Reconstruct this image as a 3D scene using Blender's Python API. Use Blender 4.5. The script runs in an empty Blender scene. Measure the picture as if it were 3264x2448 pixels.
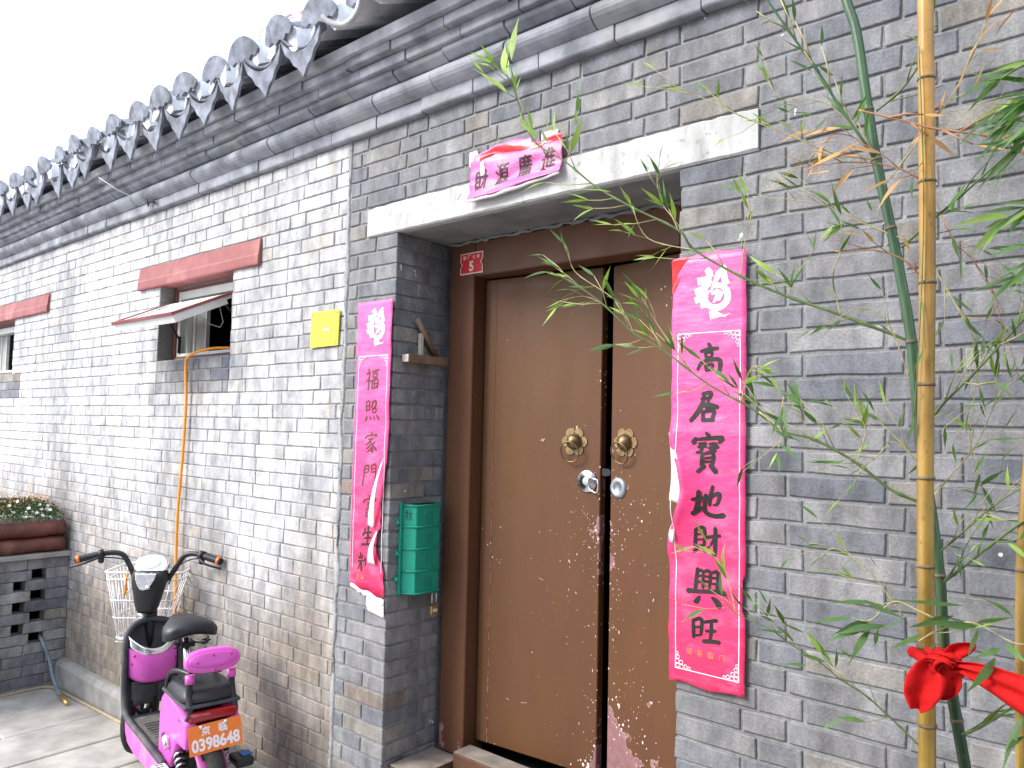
import bpy, bmesh, math, random
from mathutils import Vector, Matrix, Euler, noise as mnoise
random.seed(7)
PI = math.pi
scene = bpy.context.scene
COL = scene.collection

# ------------------------------------------------------------------ camera, world, sun, exposure
CAM = Vector((0.0, -2.067, 1.398)); YAW, PITCH, ROLL, FPX = 0.7050832, 0.0580879, 0.0219047, 2435.72
cf = Vector((-math.sin(YAW)*math.cos(PITCH), math.cos(YAW)*math.cos(PITCH), math.sin(PITCH)))
cr0 = Vector((math.cos(YAW), math.sin(YAW), 0)); cu0 = cr0.cross(cf)
cr = cr0*math.cos(ROLL) + cu0*math.sin(ROLL); cu = -cr0*math.sin(ROLL) + cu0*math.cos(ROLL)
cam_d = bpy.data.cameras.new('camera'); cam = bpy.data.objects.new('camera', cam_d); COL.objects.link(cam)
cam.matrix_world = Matrix(((cr.x, cu.x, -cf.x, CAM.x), (cr.y, cu.y, -cf.y, CAM.y), (cr.z, cu.z, -cf.z, CAM.z), (0, 0, 0, 1)))
cam_d.sensor_width = 36; cam_d.lens = FPX/3264*36; cam_d.clip_start = .05; cam_d.clip_end = 500
scene.camera = cam

SUN_DIR = Vector((-.42, -.62, .60)).normalized()
world = bpy.data.worlds.new('World'); scene.world = world; world.use_nodes = True
wn, wl = world.node_tree.nodes, world.node_tree.links
wn.clear()
sky = wn.new('ShaderNodeTexSky'); sky.sky_type = 'NISHITA'; sky.sun_disc = False
sky.sun_elevation = math.asin(SUN_DIR.z); sky.sun_rotation = math.atan2(SUN_DIR.x, SUN_DIR.y)
sky.air_density = 1.0; sky.dust_density = 4.0
bw = wn.new('ShaderNodeMix'); bw.data_type = 'RGBA'; bw.inputs[0].default_value = .8
wl.new(sky.outputs[0], bw.inputs[6]); bw.inputs[7].default_value = (7.2, 8.0, 9.3, 1)   # pale overcast veil over the clear-sky colour
bg = wn.new('ShaderNodeBackground'); bg.inputs[1].default_value = .125
wo = wn.new('ShaderNodeOutputWorld'); wl.new(bw.outputs[2], bg.inputs[0]); wl.new(bg.outputs[0], wo.inputs[0])

sun_d = bpy.data.lights.new('sun', 'SUN'); sun_d.energy = 1.7; sun_d.angle = math.radians(22); sun_d.color = (1, .955, .89)
sun = bpy.data.objects.new('sun', sun_d); COL.objects.link(sun); sun.location = (-5, -8, 9)
sun.rotation_euler = (-SUN_DIR).to_track_quat('-Z', 'Y').to_euler()
scene.view_settings.view_transform = 'Standard'; scene.view_settings.look = 'None'
scene.view_settings.exposure = 1.45; scene.view_settings.gamma = 1; scene.view_settings.use_curve_mapping = False

def ray(x, y):                       # direction through a point of the 2212-wide view, used to measure places on real planes
    px, py = x*3264/2212, y*3264/2212
    return cf + cr*((px-1632)/FPX) + cu*((1224-py)/FPX)
def on_y(x, y, yy=0.0):
    d = ray(x, y); t = (yy-CAM.y)/d.y; return CAM + d*t
def on_z(x, y, zz):
    d = ray(x, y); t = (zz-CAM.z)/d.z; return CAM + d*t
def on_x(x, y, xx):
    d = ray(x, y); t = (xx-CAM.x)/d.x; return CAM + d*t
def view(p):
    v = Vector(p)-CAM; z = v.dot(cf)
    if z < .05: return (9999, 9999, z)
    return (1106+v.dot(cr)/z*FPX*2212/3264, 829.5-v.dot(cu)/z*FPX*2212/3264, z)

# ------------------------------------------------------------------ object helpers
def link(o, parent=None):
    COL.objects.link(o)
    if parent: o.parent = parent
    return o
def tag(o, label=None, cat=None, group=None, kind=None):
    if label: o['label'] = label
    if cat: o['category'] = cat
    if group: o['group'] = group
    if kind: o['kind'] = kind
    return o
def empty(name, loc=(0, 0, 0), rz=0, parent=None):
    o = bpy.data.objects.new(name, None); o.empty_display_size = .05; o.location = loc; o.rotation_euler = (0, 0, rz)
    return link(o, parent)
class MB:
    """collects shapes; becomes one mesh object"""
    def __init__(s): s.v = []; s.f = []; s.sm = []; s.mi = []; s.cur = 0
    def add(s, vs, fs, smooth=False):
        n = len(s.v); s.v += [tuple(v) for v in vs]; s.f += [tuple(i+n for i in f) for f in fs]; s.sm += [smooth]*len(fs); s.mi += [s.cur]*len(fs)
        return s
    def box(s, x0, x1, y0, y1, z0, z1):
        return s.add([(x0,y0,z0),(x1,y0,z0),(x1,y1,z0),(x0,y1,z0),(x0,y0,z1),(x1,y0,z1),(x1,y1,z1),(x0,y1,z1)],
                     [(0,3,2,1),(4,5,6,7),(0,1,5,4),(1,2,6,5),(2,3,7,6),(3,0,4,7)])
    def obox(s, c, ax, ay, az):     # oriented box, half-axis vectors
        c, ax, ay, az = Vector(c), Vector(ax), Vector(ay), Vector(az)
        vs = [c+ax*i+ay*j+az*k for k in (-1,1) for (i,j) in ((-1,-1),(1,-1),(1,1),(-1,1))]
        return s.add(vs, [(0,3,2,1),(4,5,6,7),(0,1,5,4),(1,2,6,5),(2,3,7,6),(3,0,4,7)])
    def tube(s, pts, r, n=8, cap=True, closed=False):
        pts = [Vector(p) for p in pts]; m = len(pts)
        rs = r if isinstance(r, (list, tuple)) else [r]*m
        vs = []; up = None
        for i, p in enumerate(pts):
            if closed: t = pts[(i+1) % m]-pts[i-1]
            else: t = pts[min(i+1, m-1)]-pts[max(i-1, 0)]
            if t.length < 1e-9: t = Vector((0,0,1))
            t.normalize()
            if up is None:
                a = Vector((0,0,1)) if abs(t.z) < .9 else Vector((1,0,0))
                up = (a - t*a.dot(t)).normalized()
            else:
                up = (up - t*up.dot(t))
                up = up.normalized() if up.length > 1e-6 else Vector((1,0,0))
            w = t.cross(up)
            for k in range(n):
                a = 2*PI*k/n; vs.append(p + (up*math.cos(a)+w*math.sin(a))*rs[i])
        fs = []
        for i in range(m if closed else m-1):
            j = (i+1) % m
            for k in range(n): fs.append((i*n+k, i*n+(k+1) % n, j*n+(k+1) % n, j*n+k))
        s.add(vs, fs, True)
        if cap and not closed:
            b = len(s.v)-m*n
            s.f += [tuple(b+k for k in reversed(range(n))), tuple(b+(m-1)*n+k for k in range(n))]; s.sm += [False]*2; s.mi += [s.cur]*2
        return s
    def lathe(s, prof, c=(0,0,0), axis='z', n=24, M=None):   # prof: (r, h)
        c = Vector(c); vs = []; fs = []
        for (r, h) in prof:
            for k in range(n):
                a = 2*PI*k/n; v = Vector((r*math.cos(a), r*math.sin(a), h))
                if axis == 'x': v = Vector((v.z, v.x, v.y))
                if axis == 'y': v = Vector((v.x, v.z, v.y))
                if M: v = M @ v
                vs.append(c+v)
        for i in range(len(prof)-1):
            for k in range(n): fs.append((i*n+k, i*n+(k+1) % n, (i+1)*n+(k+1) % n, (i+1)*n+k))
        s.add(vs, fs, True)
        return s
    def prism(s, outline, place, t0, t1, smooth=False):   # outline 2D; place(u,v,t)->3D
        n = len(outline)
        vs = [place(u, v, t0) for u, v in outline]+[place(u, v, t1) for u, v in outline]
        fs = [tuple(reversed(range(n))), tuple(range(n, 2*n))]+[(i, (i+1) % n, n+(i+1) % n, n+i) for i in range(n)]
        return s.add(vs, fs, smooth)
    def grid(s, nu, nv, fn, smooth=True, thick=None):
        vs = [fn(i/nu, j/nv) for j in range(nv+1) for i in range(nu+1)]
        fs = [(j*(nu+1)+i, j*(nu+1)+i+1, (j+1)*(nu+1)+i+1, (j+1)*(nu+1)+i) for j in range(nv) for i in range(nu)]
        return s.add(vs, fs, smooth)
    def ell(s, c, rx, ry, rz, n=16, m=10, M=None, p=1.0):
        c = Vector(c); vs = []; fs = []
        def sp(a): return math.copysign(abs(a)**p, a)
        for j in range(m+1):
            th = PI*j/m
            for i in range(n):
                ph = 2*PI*i/n
                v = Vector((rx*sp(math.sin(th))*sp(math.cos(ph)), ry*sp(math.sin(th))*sp(math.sin(ph)), rz*sp(math.cos(th))))
                if M: v = M @ v
                vs.append(c+v)
        for j in range(m):
            for i in range(n): fs.append((j*n+i, (j+1)*n+i, (j+1)*n+(i+1) % n, j*n+(i+1) % n))
        return s.add(vs, fs, True)
    def mesh(s, name, mats):
        me = bpy.data.meshes.new(name); me.from_pydata([tuple(v) for v in s.v], [], s.f)
        me.polygons.foreach_set('use_smooth', s.sm)
        mats = mats if isinstance(mats, (list, tuple)) else [mats]
        for m in mats: me.materials.append(m)
        if len(mats) > 1: me.polygons.foreach_set('material_index', s.mi)
        me.update(); return me
    def obj(s, name, mats, parent=None, bevel=0, solid=0, fix=True, loc=None):
        me = s.mesh(name, mats)
        if fix:
            bm = bmesh.new(); bm.from_mesh(me); bmesh.ops.recalc_face_normals(bm, faces=bm.faces); bm.to_mesh(me); bm.free()
        o = link(bpy.data.objects.new(name, me), parent)
        if loc is not None: o.location = loc
        if solid:
            md = o.modifiers.new('solid', 'SOLIDIFY'); md.thickness = solid; md.offset = 0
        if bevel:
            md = o.modifiers.new('bevel', 'BEVEL'); md.width = bevel; md.segments = 2; md.limit_method = 'ANGLE'; md.angle_limit = .7
            md.harden_normals = False
        return o

# ------------------------------------------------------------------ materials
def lin(c):
    return tuple(((v/255+.055)/1.055)**2.4 if v > 10 else v/255/12.92 for v in c)
class Mat:
    def __init__(s, name, rough=.7, metal=0, spec=.4):
        s.m = bpy.data.materials.new(name); s.m.use_nodes = True; s.n = s.m.node_tree.nodes; s.l = s.m.node_tree.links
        s.b = s.n['Principled BSDF']; s.b.inputs['Roughness'].default_value = rough; s.b.inputs['Metallic'].default_value = metal
        s.b.inputs['Specular IOR Level'].default_value = spec
    def node(s, t, **kw):
        x = s.n.new(t)
        for k, v in kw.items(): setattr(x, k, v)
        return x
    def set(s, inp, v):
        if isinstance(v, bpy.types.NodeSocket): s.l.new(v, inp)
        elif isinstance(v, (tuple, list)) and len(v) == 3 and len(inp.default_value) == 4: inp.default_value = (*v, 1)
        else: inp.default_value = v
    def pos(s, scale=(1,1,1), off=(0,0,0), kind='pos'):
        if kind == 'pos': o = s.node('ShaderNodeNewGeometry').outputs['Position']
        elif kind == 'obj': o = s.node('ShaderNodeTexCoord').outputs['Object']
        mp = s.node('ShaderNodeMapping'); s.l.new(o, mp.inputs[0]); mp.inputs['Scale'].default_value = scale; mp.inputs['Location'].default_value = off
        return mp.outputs[0]
    def noise(s, scale, vec=None, detail=4, rough=.55, dist=0):
        x = s.node('ShaderNodeTexNoise'); x.inputs['Scale'].default_value = scale; x.inputs['Detail'].default_value = detail
        x.inputs['Roughness'].default_value = rough; x.inputs['Distortion'].default_value = dist
        s.l.new(vec if vec is not None else s.pos(), x.inputs['Vector']); return x.outputs['Fac']
    def ramp(s, fac, stops, interp='LINEAR'):
        x = s.node('ShaderNodeValToRGB'); x.color_ramp.interpolation = interp; e = x.color_ramp.elements
        while len(e) < len(stops): e.new(.5)
        for i, (p, c) in enumerate(stops):
            e[i].position = p; e[i].color = (*(c if isinstance(c, (tuple, list)) else (c, c, c)), 1)
        s.l.new(fac, x.inputs[0]); return x.outputs[0]
    def mix(s, fac, a, b, mode='MIX'):
        x = s.node('ShaderNodeMix', data_type='RGBA', blend_type=mode)
        s.set(x.inputs[0], fac); s.set(x.inputs[6], a); s.set(x.inputs[7], b); return x.outputs[2]
    def math(s, op, a, b=0.0, clamp=False):
        x = s.node('ShaderNodeMath', operation=op, use_clamp=clamp); s.set(x.inputs[0], a); s.set(x.inputs[1], b); return x.outputs[0]
    def color(s, c): s.set(s.b.inputs['Base Color'], c); return s
    def rough(s, c): s.set(s.b.inputs['Roughness'], c); return s
    def bump(s, h, strength=.3, dist=.002):
        x = s.node('ShaderNodeBump'); x.inputs['Strength'].default_value = strength; x.inputs['Distance'].default_value = dist
        s.l.new(h, x.inputs['Height']); s.l.new(x.outputs[0], s.b.inputs['Normal']); return s

def simple(name, c, rough=.6, metal=0, var=.15, scale=30, bump=0, spec=.4, dirt=None):
    m = Mat(name, rough, metal, spec)
    n = m.noise(scale)
    lo = tuple(v*(1-var) for v in c); hi = tuple(min(1, v*(1+var)) for v in c)
    col = m.ramp(n, [(.3, lo), (.7, hi)])
    if dirt:
        d = m.ramp(m.noise(scale*.35, detail=6), [(.52, 0.), (.7, 1.)]); col = m.mix(m.math('MULTIPLY', d, dirt[1]), col, dirt[0])
    m.color(col)
    m.rough(m.ramp(m.noise(scale*1.7), [(.3, max(0, rough-.08)), (.7, min(1, rough+.1))]))
    if bump: m.bump(m.noise(scale*6), bump, .002)
    return m.m

def brick_mat(name, island, pale, warm):
    """fired grey brick; every brick takes its own tone"""
    m = Mat(name, .85, 0, .25)
    rnd = m.node('ShaderNodeNewGeometry').outputs['Random Per Island'] if island else m.node('ShaderNodeObjectInfo').outputs['Random']
    k = 2.5 if pale else 1.0  # pale wall: glare and stronger light painted in over its lime-washed tone
    st = [(0, (.112, .117, .135)), (.12, (.140, .144, .158)), (.35, (.156, .156, .166)), (.65, (.176, .174, .179)), (.90, (.205, .202, .204)), (.965, (.195, .182, .165)), (.992, (.18, .17, .155)), (1, (.18, .14, .12))]
    if pale: st = [(p, tuple(v*.45+w*.55 for v, w in zip(c, (.176, .174, .176)))) for p, c in st]
    st = [(p, tuple(min(.8, v*k*(1 if pale else 1.24)) for v in c)) for p, c in st]
    base = m.ramp(rnd, st)
    # mottling that belongs to each brick: shift the noise by the brick's own number
    geo = m.node('ShaderNodeNewGeometry').outputs['Position']
    sh = m.node('ShaderNodeVectorMath', operation='ADD'); m.l.new(geo, sh.inputs[0])
    cmb = m.node('ShaderNodeCombineXYZ'); m.l.new(m.math('MULTIPLY', rnd, 37.0), cmb.inputs[0]); m.l.new(m.math('MULTIPLY', rnd, 91.0), cmb.inputs[2])
    m.l.new(cmb.outputs[0], sh.inputs[1])
    mp = m.node('ShaderNodeMapping'); mp.inputs['Scale'].default_value = (1.0, 1.0, .55); m.l.new(sh.outputs[0], mp.inputs[0])
    n1 = m.noise(16, mp.outputs[0], 5, .6)
    base = m.mix(1, base, m.ramp(n1, [(.30, .66), (.5, 1.0), (.70, 1.32)]), 'MULTIPLY')
    tan = m.ramp(m.noise(9, mp.outputs[0], 4), [(.56, 0.), (.72, 1.)])
    base = m.mix(m.math('MULTIPLY', tan, .40 if warm else .16), base, (.36*k, .29*k, .215*k))
    n2 = m.noise(140, detail=3)
    base = m.mix(1, base, m.ramp(n2, [(.3, .82), (.7, 1.15)]), 'MULTIPLY')
    # lime bloom and drip marks on the face; pale wall's bloom also paints glare
    mv = m.pos((1.0, 1.0, .35))
    e = m.ramp(m.noise(7, mv, 8, .68, .6), [(.50 if pale else .63, 0.), (.66 if pale else .76, 1.)])
    e2 = m.ramp(m.noise(48, m.pos((1, 1, .5)), 4), [(.38, .25), (.62, 1.)])
    base = m.mix(m.math('MULTIPLY', m.math('MULTIPLY', e, e2), .75 if pale else .3), base, (.74, .735, .73) if pale else (.42, .42, .42))
    # paint flecks
    f = m.ramp(m.noise(26, m.pos((1, 1, .6)), 2, .4), [(.765, 0.), (.775, 1.)])
    base = m.mix(f, base, (.7, .69, .67))
    big = m.ramp(m.noise(1.1, m.pos((1, 1, .7)), 5, .6), [(.32, .74), (.62, 1.06)])
    base = m.mix(1, base, big if pale else m.ramp(m.noise(1.1, m.pos((1, 1, .7)), 5, .6), [(.32, .88), (.62, 1.08)]), 'MULTIPLY')
    base = m.mix(1, base, m.ramp(m.noise(7, m.pos((1.4, 1.4, .22)), 6, .65), [(.34, .76), (.5, 1.0), (.68, 1.2)]), 'MULTIPLY')
    base = m.mix(1, base, m.ramp(m.noise(2.6, detail=6, rough=.65), [(.34, .84), (.64, 1.12)]), 'MULTIPLY')
    if pale:      # darker and tanner towards the foot, with an uneven edge
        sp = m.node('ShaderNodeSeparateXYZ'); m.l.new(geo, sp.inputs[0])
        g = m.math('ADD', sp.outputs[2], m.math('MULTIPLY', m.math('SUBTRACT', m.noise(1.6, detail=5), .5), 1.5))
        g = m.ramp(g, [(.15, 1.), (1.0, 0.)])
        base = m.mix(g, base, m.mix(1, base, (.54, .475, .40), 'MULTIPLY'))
    m.color(base)
    hb = m.math('ADD', m.math('MULTIPLY', n1, .6), m.math('MULTIPLY', n2, .35))
    hb = m.math('ADD', hb, m.math('MULTIPLY', m.noise(55, detail=5, rough=.7), .5))
    m.bump(hb, .8, .005)
    return m.m
def mortar_mat(name, c):
    m = Mat(name, .95, 0, .1)
    m.color(m.mix(1, m.ramp(m.noise(5, detail=6), [(.3, tuple(v*.7 for v in c)), (.7, tuple(v*1.15 for v in c))]), m.ramp(m.noise(90), [(.3, .75), (.7, 1.1)]), 'MULTIPLY'))
    m.bump(m.noise(120), .6, .004); return m.m

M = {}
M['brick'] = brick_mat('grey_brick', False, False, False); M['brick_s'] = brick_mat('grey_brick_field', True, False, False)
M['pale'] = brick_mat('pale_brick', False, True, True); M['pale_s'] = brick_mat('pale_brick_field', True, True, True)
M['mortar'] = mortar_mat('lime_mortar', (.275, .275, .282)); M['mortar_p'] = mortar_mat('pale_mortar', (.30, .298, .295))
M['seam'] = mortar_mat('seam_mortar', (.36, .36, .365))
M['cornice'] = simple('cornice_clay', (.27, .28, .31), .9, var=.4, scale=9, bump=.4, dirt=((.42, .41, .4), .5))
M['tile'] = simple('roof_tile_clay', (.22, .235, .28), .85, var=.5, scale=16, bump=.5, dirt=((.09, .10, .10), .6))
M['tile_light'] = simple('pale_tile_clay', (.45, .455, .47), .85, var=.25, scale=12, bump=.3)  # paler tone for the plain trough tiles
M['tile_mortar'] = simple('roof_mortar', (.66, .665, .68), .9, var=.2, scale=14, bump=.3, dirt=((.3, .31, .34), .5))
M['bedding'] = simple('lime_bedding', (.40, .41, .44), .9, var=.3, scale=10, bump=.4, dirt=((.2, .2, .22), .5))
M['concrete'] = None
def concrete():
    m = Mat('painted_concrete', .85, 0, .2)
    b = m.ramp(m.noise(4, m.pos((1, 1, 1)), 8, .65), [(.3, (.40, .40, .395)), (.62, (.54, .54, .535))])
    b = m.mix(m.ramp(m.noise(14, m.pos((1, 1, .2)), 6, .65), [(.50, 0.), (.72, .75)]), b, (.24, .23, .22))
    b = m.mix(m.ramp(m.noise(30, detail=6), [(.62, 0.), (.68, .6)]), b, (.2, .19, .18))
    m.color(b); m.bump(m.noise(60, detail=6), .4, .003); return m.m
M['concrete'] = concrete()
M['soffit'] = simple('bare_concrete', (.2, .2, .2), .95, var=.25, scale=7, bump=.5)
M['plinth'] = simple('plinth_stone', (.26, .25, .235), .9, var=.3, scale=6, bump=.5, dirt=((.17, .16, .15), .6))

def door_mat(name, c1, c2, chips=1.0, primer=1.0):
    """brown enamel; 'chip' vertex layer says how knocked about each place is (edges of the leaves, the foot)"""
    m = Mat(name, .5, 0, .3)
    z = m.node('ShaderNodeSeparateXYZ'); m.l.new(m.node('ShaderNodeNewGeometry').outputs['Position'], z.inputs[0])
    base = m.mix(m.ramp(m.noise(1.4, detail=3), [(.35, 0.), (.65, 1.)]), c1, c2)
    base = m.mix(1, base, m.ramp(m.noise(260, detail=2), [(.3, .9), (.7, 1.08)]), 'MULTIPLY')
    base = m.mix(1, base, m.ramp(m.noise(12, m.pos((1, 1, .2)), 5), [(.3, .92), (.7, 1.06)]), 'MULTIPLY')
    at = m.node('ShaderNodeAttribute', attribute_name='wear').outputs['Fac']
    # primer patches
    pn = m.noise(9, detail=6, rough=.62)
    pf = m.ramp(m.math('ADD', pn, m.math('MULTIPLY', at, .42)), [(.81, 0.), (.825, 1.)])
    rim = m.ramp(m.math('ADD', pn, m.math('MULTIPLY', at, .42)), [(.795, 0.), (.81, 1.)])
    prim = m.mix(m.noise(40), (.17, .075, .08), (.30, .165, .17))
    base = m.mix(rim, base, (.42, .27, .26)); base = m.mix(pf, base, prim)
    # white flecks
    v = m.node('ShaderNodeTexVoronoi', feature='F1'); v.inputs['Scale'].default_value = 55; v.inputs['Randomness'].default_value = 1
    m.l.new(m.pos((1, 1, .75)), v.inputs['Vector'])
    sz = m.math('MULTIPLY', m.math('SUBTRACT', m.noise(5, detail=3), .53), 1.0)
    thr = m.math('MULTIPLY', m.math('ADD', sz, m.math('MULTIPLY', m.math('MINIMUM', at, .45), .42)), 1.2)
    fl = m.math('LESS_THAN', m.math('ADD', v.outputs['Distance'], m.math('MULTIPLY', m.noise(90), .12)), m.math('MULTIPLY', thr, chips))
    sel = m.math('GREATER_THAN', m.node('ShaderNodeSeparateColor').outputs[0], .5)
    sc = m.n[-1] if False else None
    base = m.mix(fl, base, (.72, .6, .56))
    m.color(base); m.rough(m.ramp(m.noise(8), [(.3, .42), (.7, .58)]))
    m.bump(m.math('ADD', m.noise(70, detail=3), m.math('MULTIPLY', fl, -2.0)), .25, .0015)
    return m.m
M['door'] = door_mat('brown_enamel', (.116, .052, .018), (.112, .046, .023))
M['frame'] = door_mat('frame_enamel', (.125, .054, .028), (.112, .046, .026), .35)
M['frame_plain'] = simple('frame_enamel_plain', (.095, .042, .024), .6, var=.2, scale=12, dirt=((.2, .13, .11), .5))
M['worn_top'] = simple('worn_sill_top', (.21, .18, .155), .9, var=.3, scale=14, bump=.5, dirt=((.12, .06, .05), .6))
M['redwood'] = simple('red_painted_wood', (.26, .075, .075), .6, var=.15, scale=9, bump=.1, dirt=((.5, .25, .22), .5))
M['browned'] = simple('brown_red_wood', (.15, .05, .035), .6, var=.2, scale=14)
M['bar_wood'] = simple('painted_bar', (.2, .125, .08), .55, var=.2, scale=20, dirt=((.4, .36, .32), .3))
M['pale_wood'] = simple('pale_splint', (.55, .5, .44), .6, var=.15, scale=30)
M['alu'] = simple('white_aluminium', (.66, .67, .64), .45, var=.06, scale=12, dirt=((.4, .4, .38), .3))
M['steel'] = simple('bright_steel', (.7, .71, .72), .25, 1, var=.05)
M['chrome'] = simple('chrome', (.88, .88, .89), .2, 1, var=.02)
M['brass'] = simple('old_brass', (.22, .15, .08), .45, .9, var=.25, scale=50)
M['brass_plate'] = simple('worn_brass_plate', (.27, .19, .09), .5, .5, var=.35, scale=60, dirt=((.2, .13, .07), .6))
M['padbrass'] = simple('padlock_brass', (.62, .42, .14), .35, .8, var=.1, scale=50)
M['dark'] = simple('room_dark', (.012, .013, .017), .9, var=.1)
M['room'] = simple('room_plaster', (.35, .34, .33), .9, var=.1, scale=4)
M['green_box'] = simple('green_plastic', (.01, .30, .2), .42, var=.06, scale=12)
M['green_emb'] = simple('green_plastic_raised', (.012, .24, .165), .42, var=.04, scale=12)
M['ink'] = simple('black_ink', (.018, .014, .014), .45, var=.2, scale=60)
M['ink2'] = simple('faded_ink', (.1, .03, .035), .55, var=.3, scale=60)
M['goldink'] = simple('gold_ink', (.75, .24, .09), .5, var=.2, scale=60)
M['white_ink'] = simple('white_print', (.82, .78, .8), .45, var=.06, scale=60)
M['white_paper'] = simple('white_paper_back', (.78, .76, .75), .8, var=.05, scale=30)
def paper(name):
    m = Mat(name, .42, 0, .5)
    sep = m.node('ShaderNodeSeparateXYZ'); m.l.new(m.node('ShaderNodeNewGeometry').outputs['Position'], sep.inputs[0])
    z = sep.outputs[2]
    # veiling glare painted in: paler and more magenta towards the top
    g = m.math('ADD', z, m.math('MULTIPLY', m.noise(3, detail=4), .5))
    g = m.math('MULTIPLY', m.math('SUBTRACT', g, .75), .6, True)
    base = m.ramp(g, [(.0, (.80, .018, .075)), (.3, (.80, .035, .15)), (.6, (.78, .065, .26)), (1, (.76, .12, .35))])
    base = m.mix(m.math('MULTIPLY', m.ramp(m.noise(9, m.pos((1, 1, 1.6)), 6), [(.5, 0.), (.75, 1.)]), .4), base, (.83, .3, .5))
    base = m.mix(1, base, m.ramp(m.noise(150, m.pos((3, 3, .4)), 2), [(.3, .9), (.7, 1.06)]), 'MULTIPLY')
    m.color(base); m.bump(m.noise(22, m.pos((1, 1, 2.2)), 4), .5, .006); return m.m
M['paper'] = paper('red_couplet_paper')
M['red_sheen'] = simple('red_foil', (.75, .03, .03), .3, var=.25, scale=40)
M['enamel_red'] = simple('enamel_red', (.62, .022, .035), .35, var=.08, scale=60)
M['enamel_cream'] = simple('enamel_cream', (.78, .66, .58), .45, var=.1, scale=80)
M['yellow'] = simple('yellow_plastic', (.74, .68, .04), .5, var=.05, scale=20)
M['orange_hose'] = simple('orange_hose', (.88, .31, .02), .4, var=.1, scale=60)
M['blue_hose'] = simple('grey_blue_hose', (.16, .21, .25), .6, var=.25, scale=40)
M['rope'] = simple('tan_hose', (.33, .27, .18), .8, var=.3, scale=60, bump=.4)
M['paving'] = simple('worn_paving', (.36, .34, .315), .85, var=.34, scale=4.5, bump=.5, dirt=((.17, .155, .14), .7))
M['joint'] = simple('dark_soil_joint', (.1, .095, .085), 1, var=.3)
M['ground'] = simple('alley_ground', (.24, .23, .22), .95, var=.2, scale=1.5, bump=.3)
M['log'] = simple('varnished_log', (.12, .04, .03), .32, var=.4, scale=10, dirt=((.4, .2, .16), .5))
M['greenleaf'] = simple('bedding_leaf', (.035, .10, .022), .6, var=.5, scale=25)
M['dryflower'] = simple('dry_flower', (.42, .22, .10), .8, var=.4, scale=60)
M['petal'] = simple('white_petal', (.85, .83, .8), .7, var=.05)
M['wire'] = simple('pale_wire', (.6, .6, .58), .6, var=.05)
def culm(name, top, low, stripe, r=.32):
    m = Mat(name, r, 0, .5)
    sep = m.node('ShaderNodeSeparateXYZ'); m.l.new(m.node('ShaderNodeNewGeometry').outputs['Position'], sep.inputs[0])
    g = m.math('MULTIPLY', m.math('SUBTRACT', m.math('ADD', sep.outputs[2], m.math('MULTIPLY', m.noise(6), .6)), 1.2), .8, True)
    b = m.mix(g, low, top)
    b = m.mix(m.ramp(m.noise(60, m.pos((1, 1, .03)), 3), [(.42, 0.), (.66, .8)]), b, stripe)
    b = m.mix(1, b, m.ramp(m.noise(9, m.pos((1, 1, .5)), 6, .65), [(.35, .68), (.6, 1.08)]), 'MULTIPLY')
    b = m.mix(m.ramp(m.noise(90, m.pos((1, 1, .6)), 3), [(.60, 0.), (.68, .55)]), b, (.16, .10, .04))
    m.color(b); m.bump(m.noise(50, m.pos((1, 1, .05))), .1, .001); return m.m
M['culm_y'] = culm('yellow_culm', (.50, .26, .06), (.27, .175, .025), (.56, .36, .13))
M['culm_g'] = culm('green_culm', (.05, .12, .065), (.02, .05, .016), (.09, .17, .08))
M['node'] = simple('culm_node', (.16, .12, .07), .7, var=.3, scale=60)
def leafmat(name, c, tr):
    m = Mat(name, .45, 0, .4)
    r = m.node('ShaderNodeObjectInfo').outputs['Random']
    a = m.ramp(r, [(0, tuple(v*.65 for v in c)), (.5, c), (1, tuple(min(1, v*1.5) for v in c))])
    a = m.mix(1, a, m.ramp(m.noise(40), [(.3, .85), (.7, 1.12)]), 'MULTIPLY'); m.color(a)
    t = m.node('ShaderNodeBsdfTranslucent'); m.l.new(m.mix(1, a, tr, 'MULTIPLY'), t.inputs[0])
    ms = m.node('ShaderNodeMixShader'); ms.inputs[0].default_value = .35
    out = m.n['Material Output']; m.l.new(m.b.outputs[0], ms.inputs[1]); m.l.new(t.outputs[0], ms.inputs[2]); m.l.new(ms.outputs[0], out.inputs[0])
    return m.m
M['leaf'] = leafmat('bamboo_leaf', (.085, .17, .05), (1.6, 1.9, .8)); M['leaf_y'] = leafmat('young_bamboo_leaf', (.24, .37, .07), (1.4, 1.6, .6))
M['leaf_d'] = leafmat('dry_bamboo_leaf', (.52, .3, .12), (1.1, 1., .7))
M['twig'] = simple('green_twig', (.11, .17, .05), .5, var=.25, scale=40); M['twig_y'] = simple('straw_twig', (.42, .38, .17), .5, var=.25, scale=40)
M['twig_d'] = simple('dry_twig', (.34, .17, .08), .6, var=.25, scale=40)
M['cloth'] = simple('red_cloth', (.56, .010, .010), .75, var=.12, scale=60, bump=.3, spec=.15)
M['pink'] = simple('pink_plastic', (.64, .10, .48), .32, var=.04, scale=10, spec=.5)
M['pink_dirty'] = simple('dusty_pink_plastic', (.6, .11, .42), .5, var=.1, scale=14, dirt=((.42, .28, .34), .7))
M['black'] = simple('black_plastic', (.016, .017, .02), .42, var=.2, scale=20)
M['black_gloss'] = simple('black_vinyl', (.014, .015, .019), .42, var=.1, scale=20, spec=.5)
M['greydirt'] = simple('dusty_black_plastic', (.045, .047, .055), .6, var=.3, scale=14, dirt=((.19, .17, .15), .7))
M['mat_dirt'] = simple('dirty_floor_mat', (.1, .095, .085), .9, var=.35, scale=30, bump=.4)
M['rubber'] = simple('tyre_rubber', (.02, .02, .02), .8, var=.2, scale=40)
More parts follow.
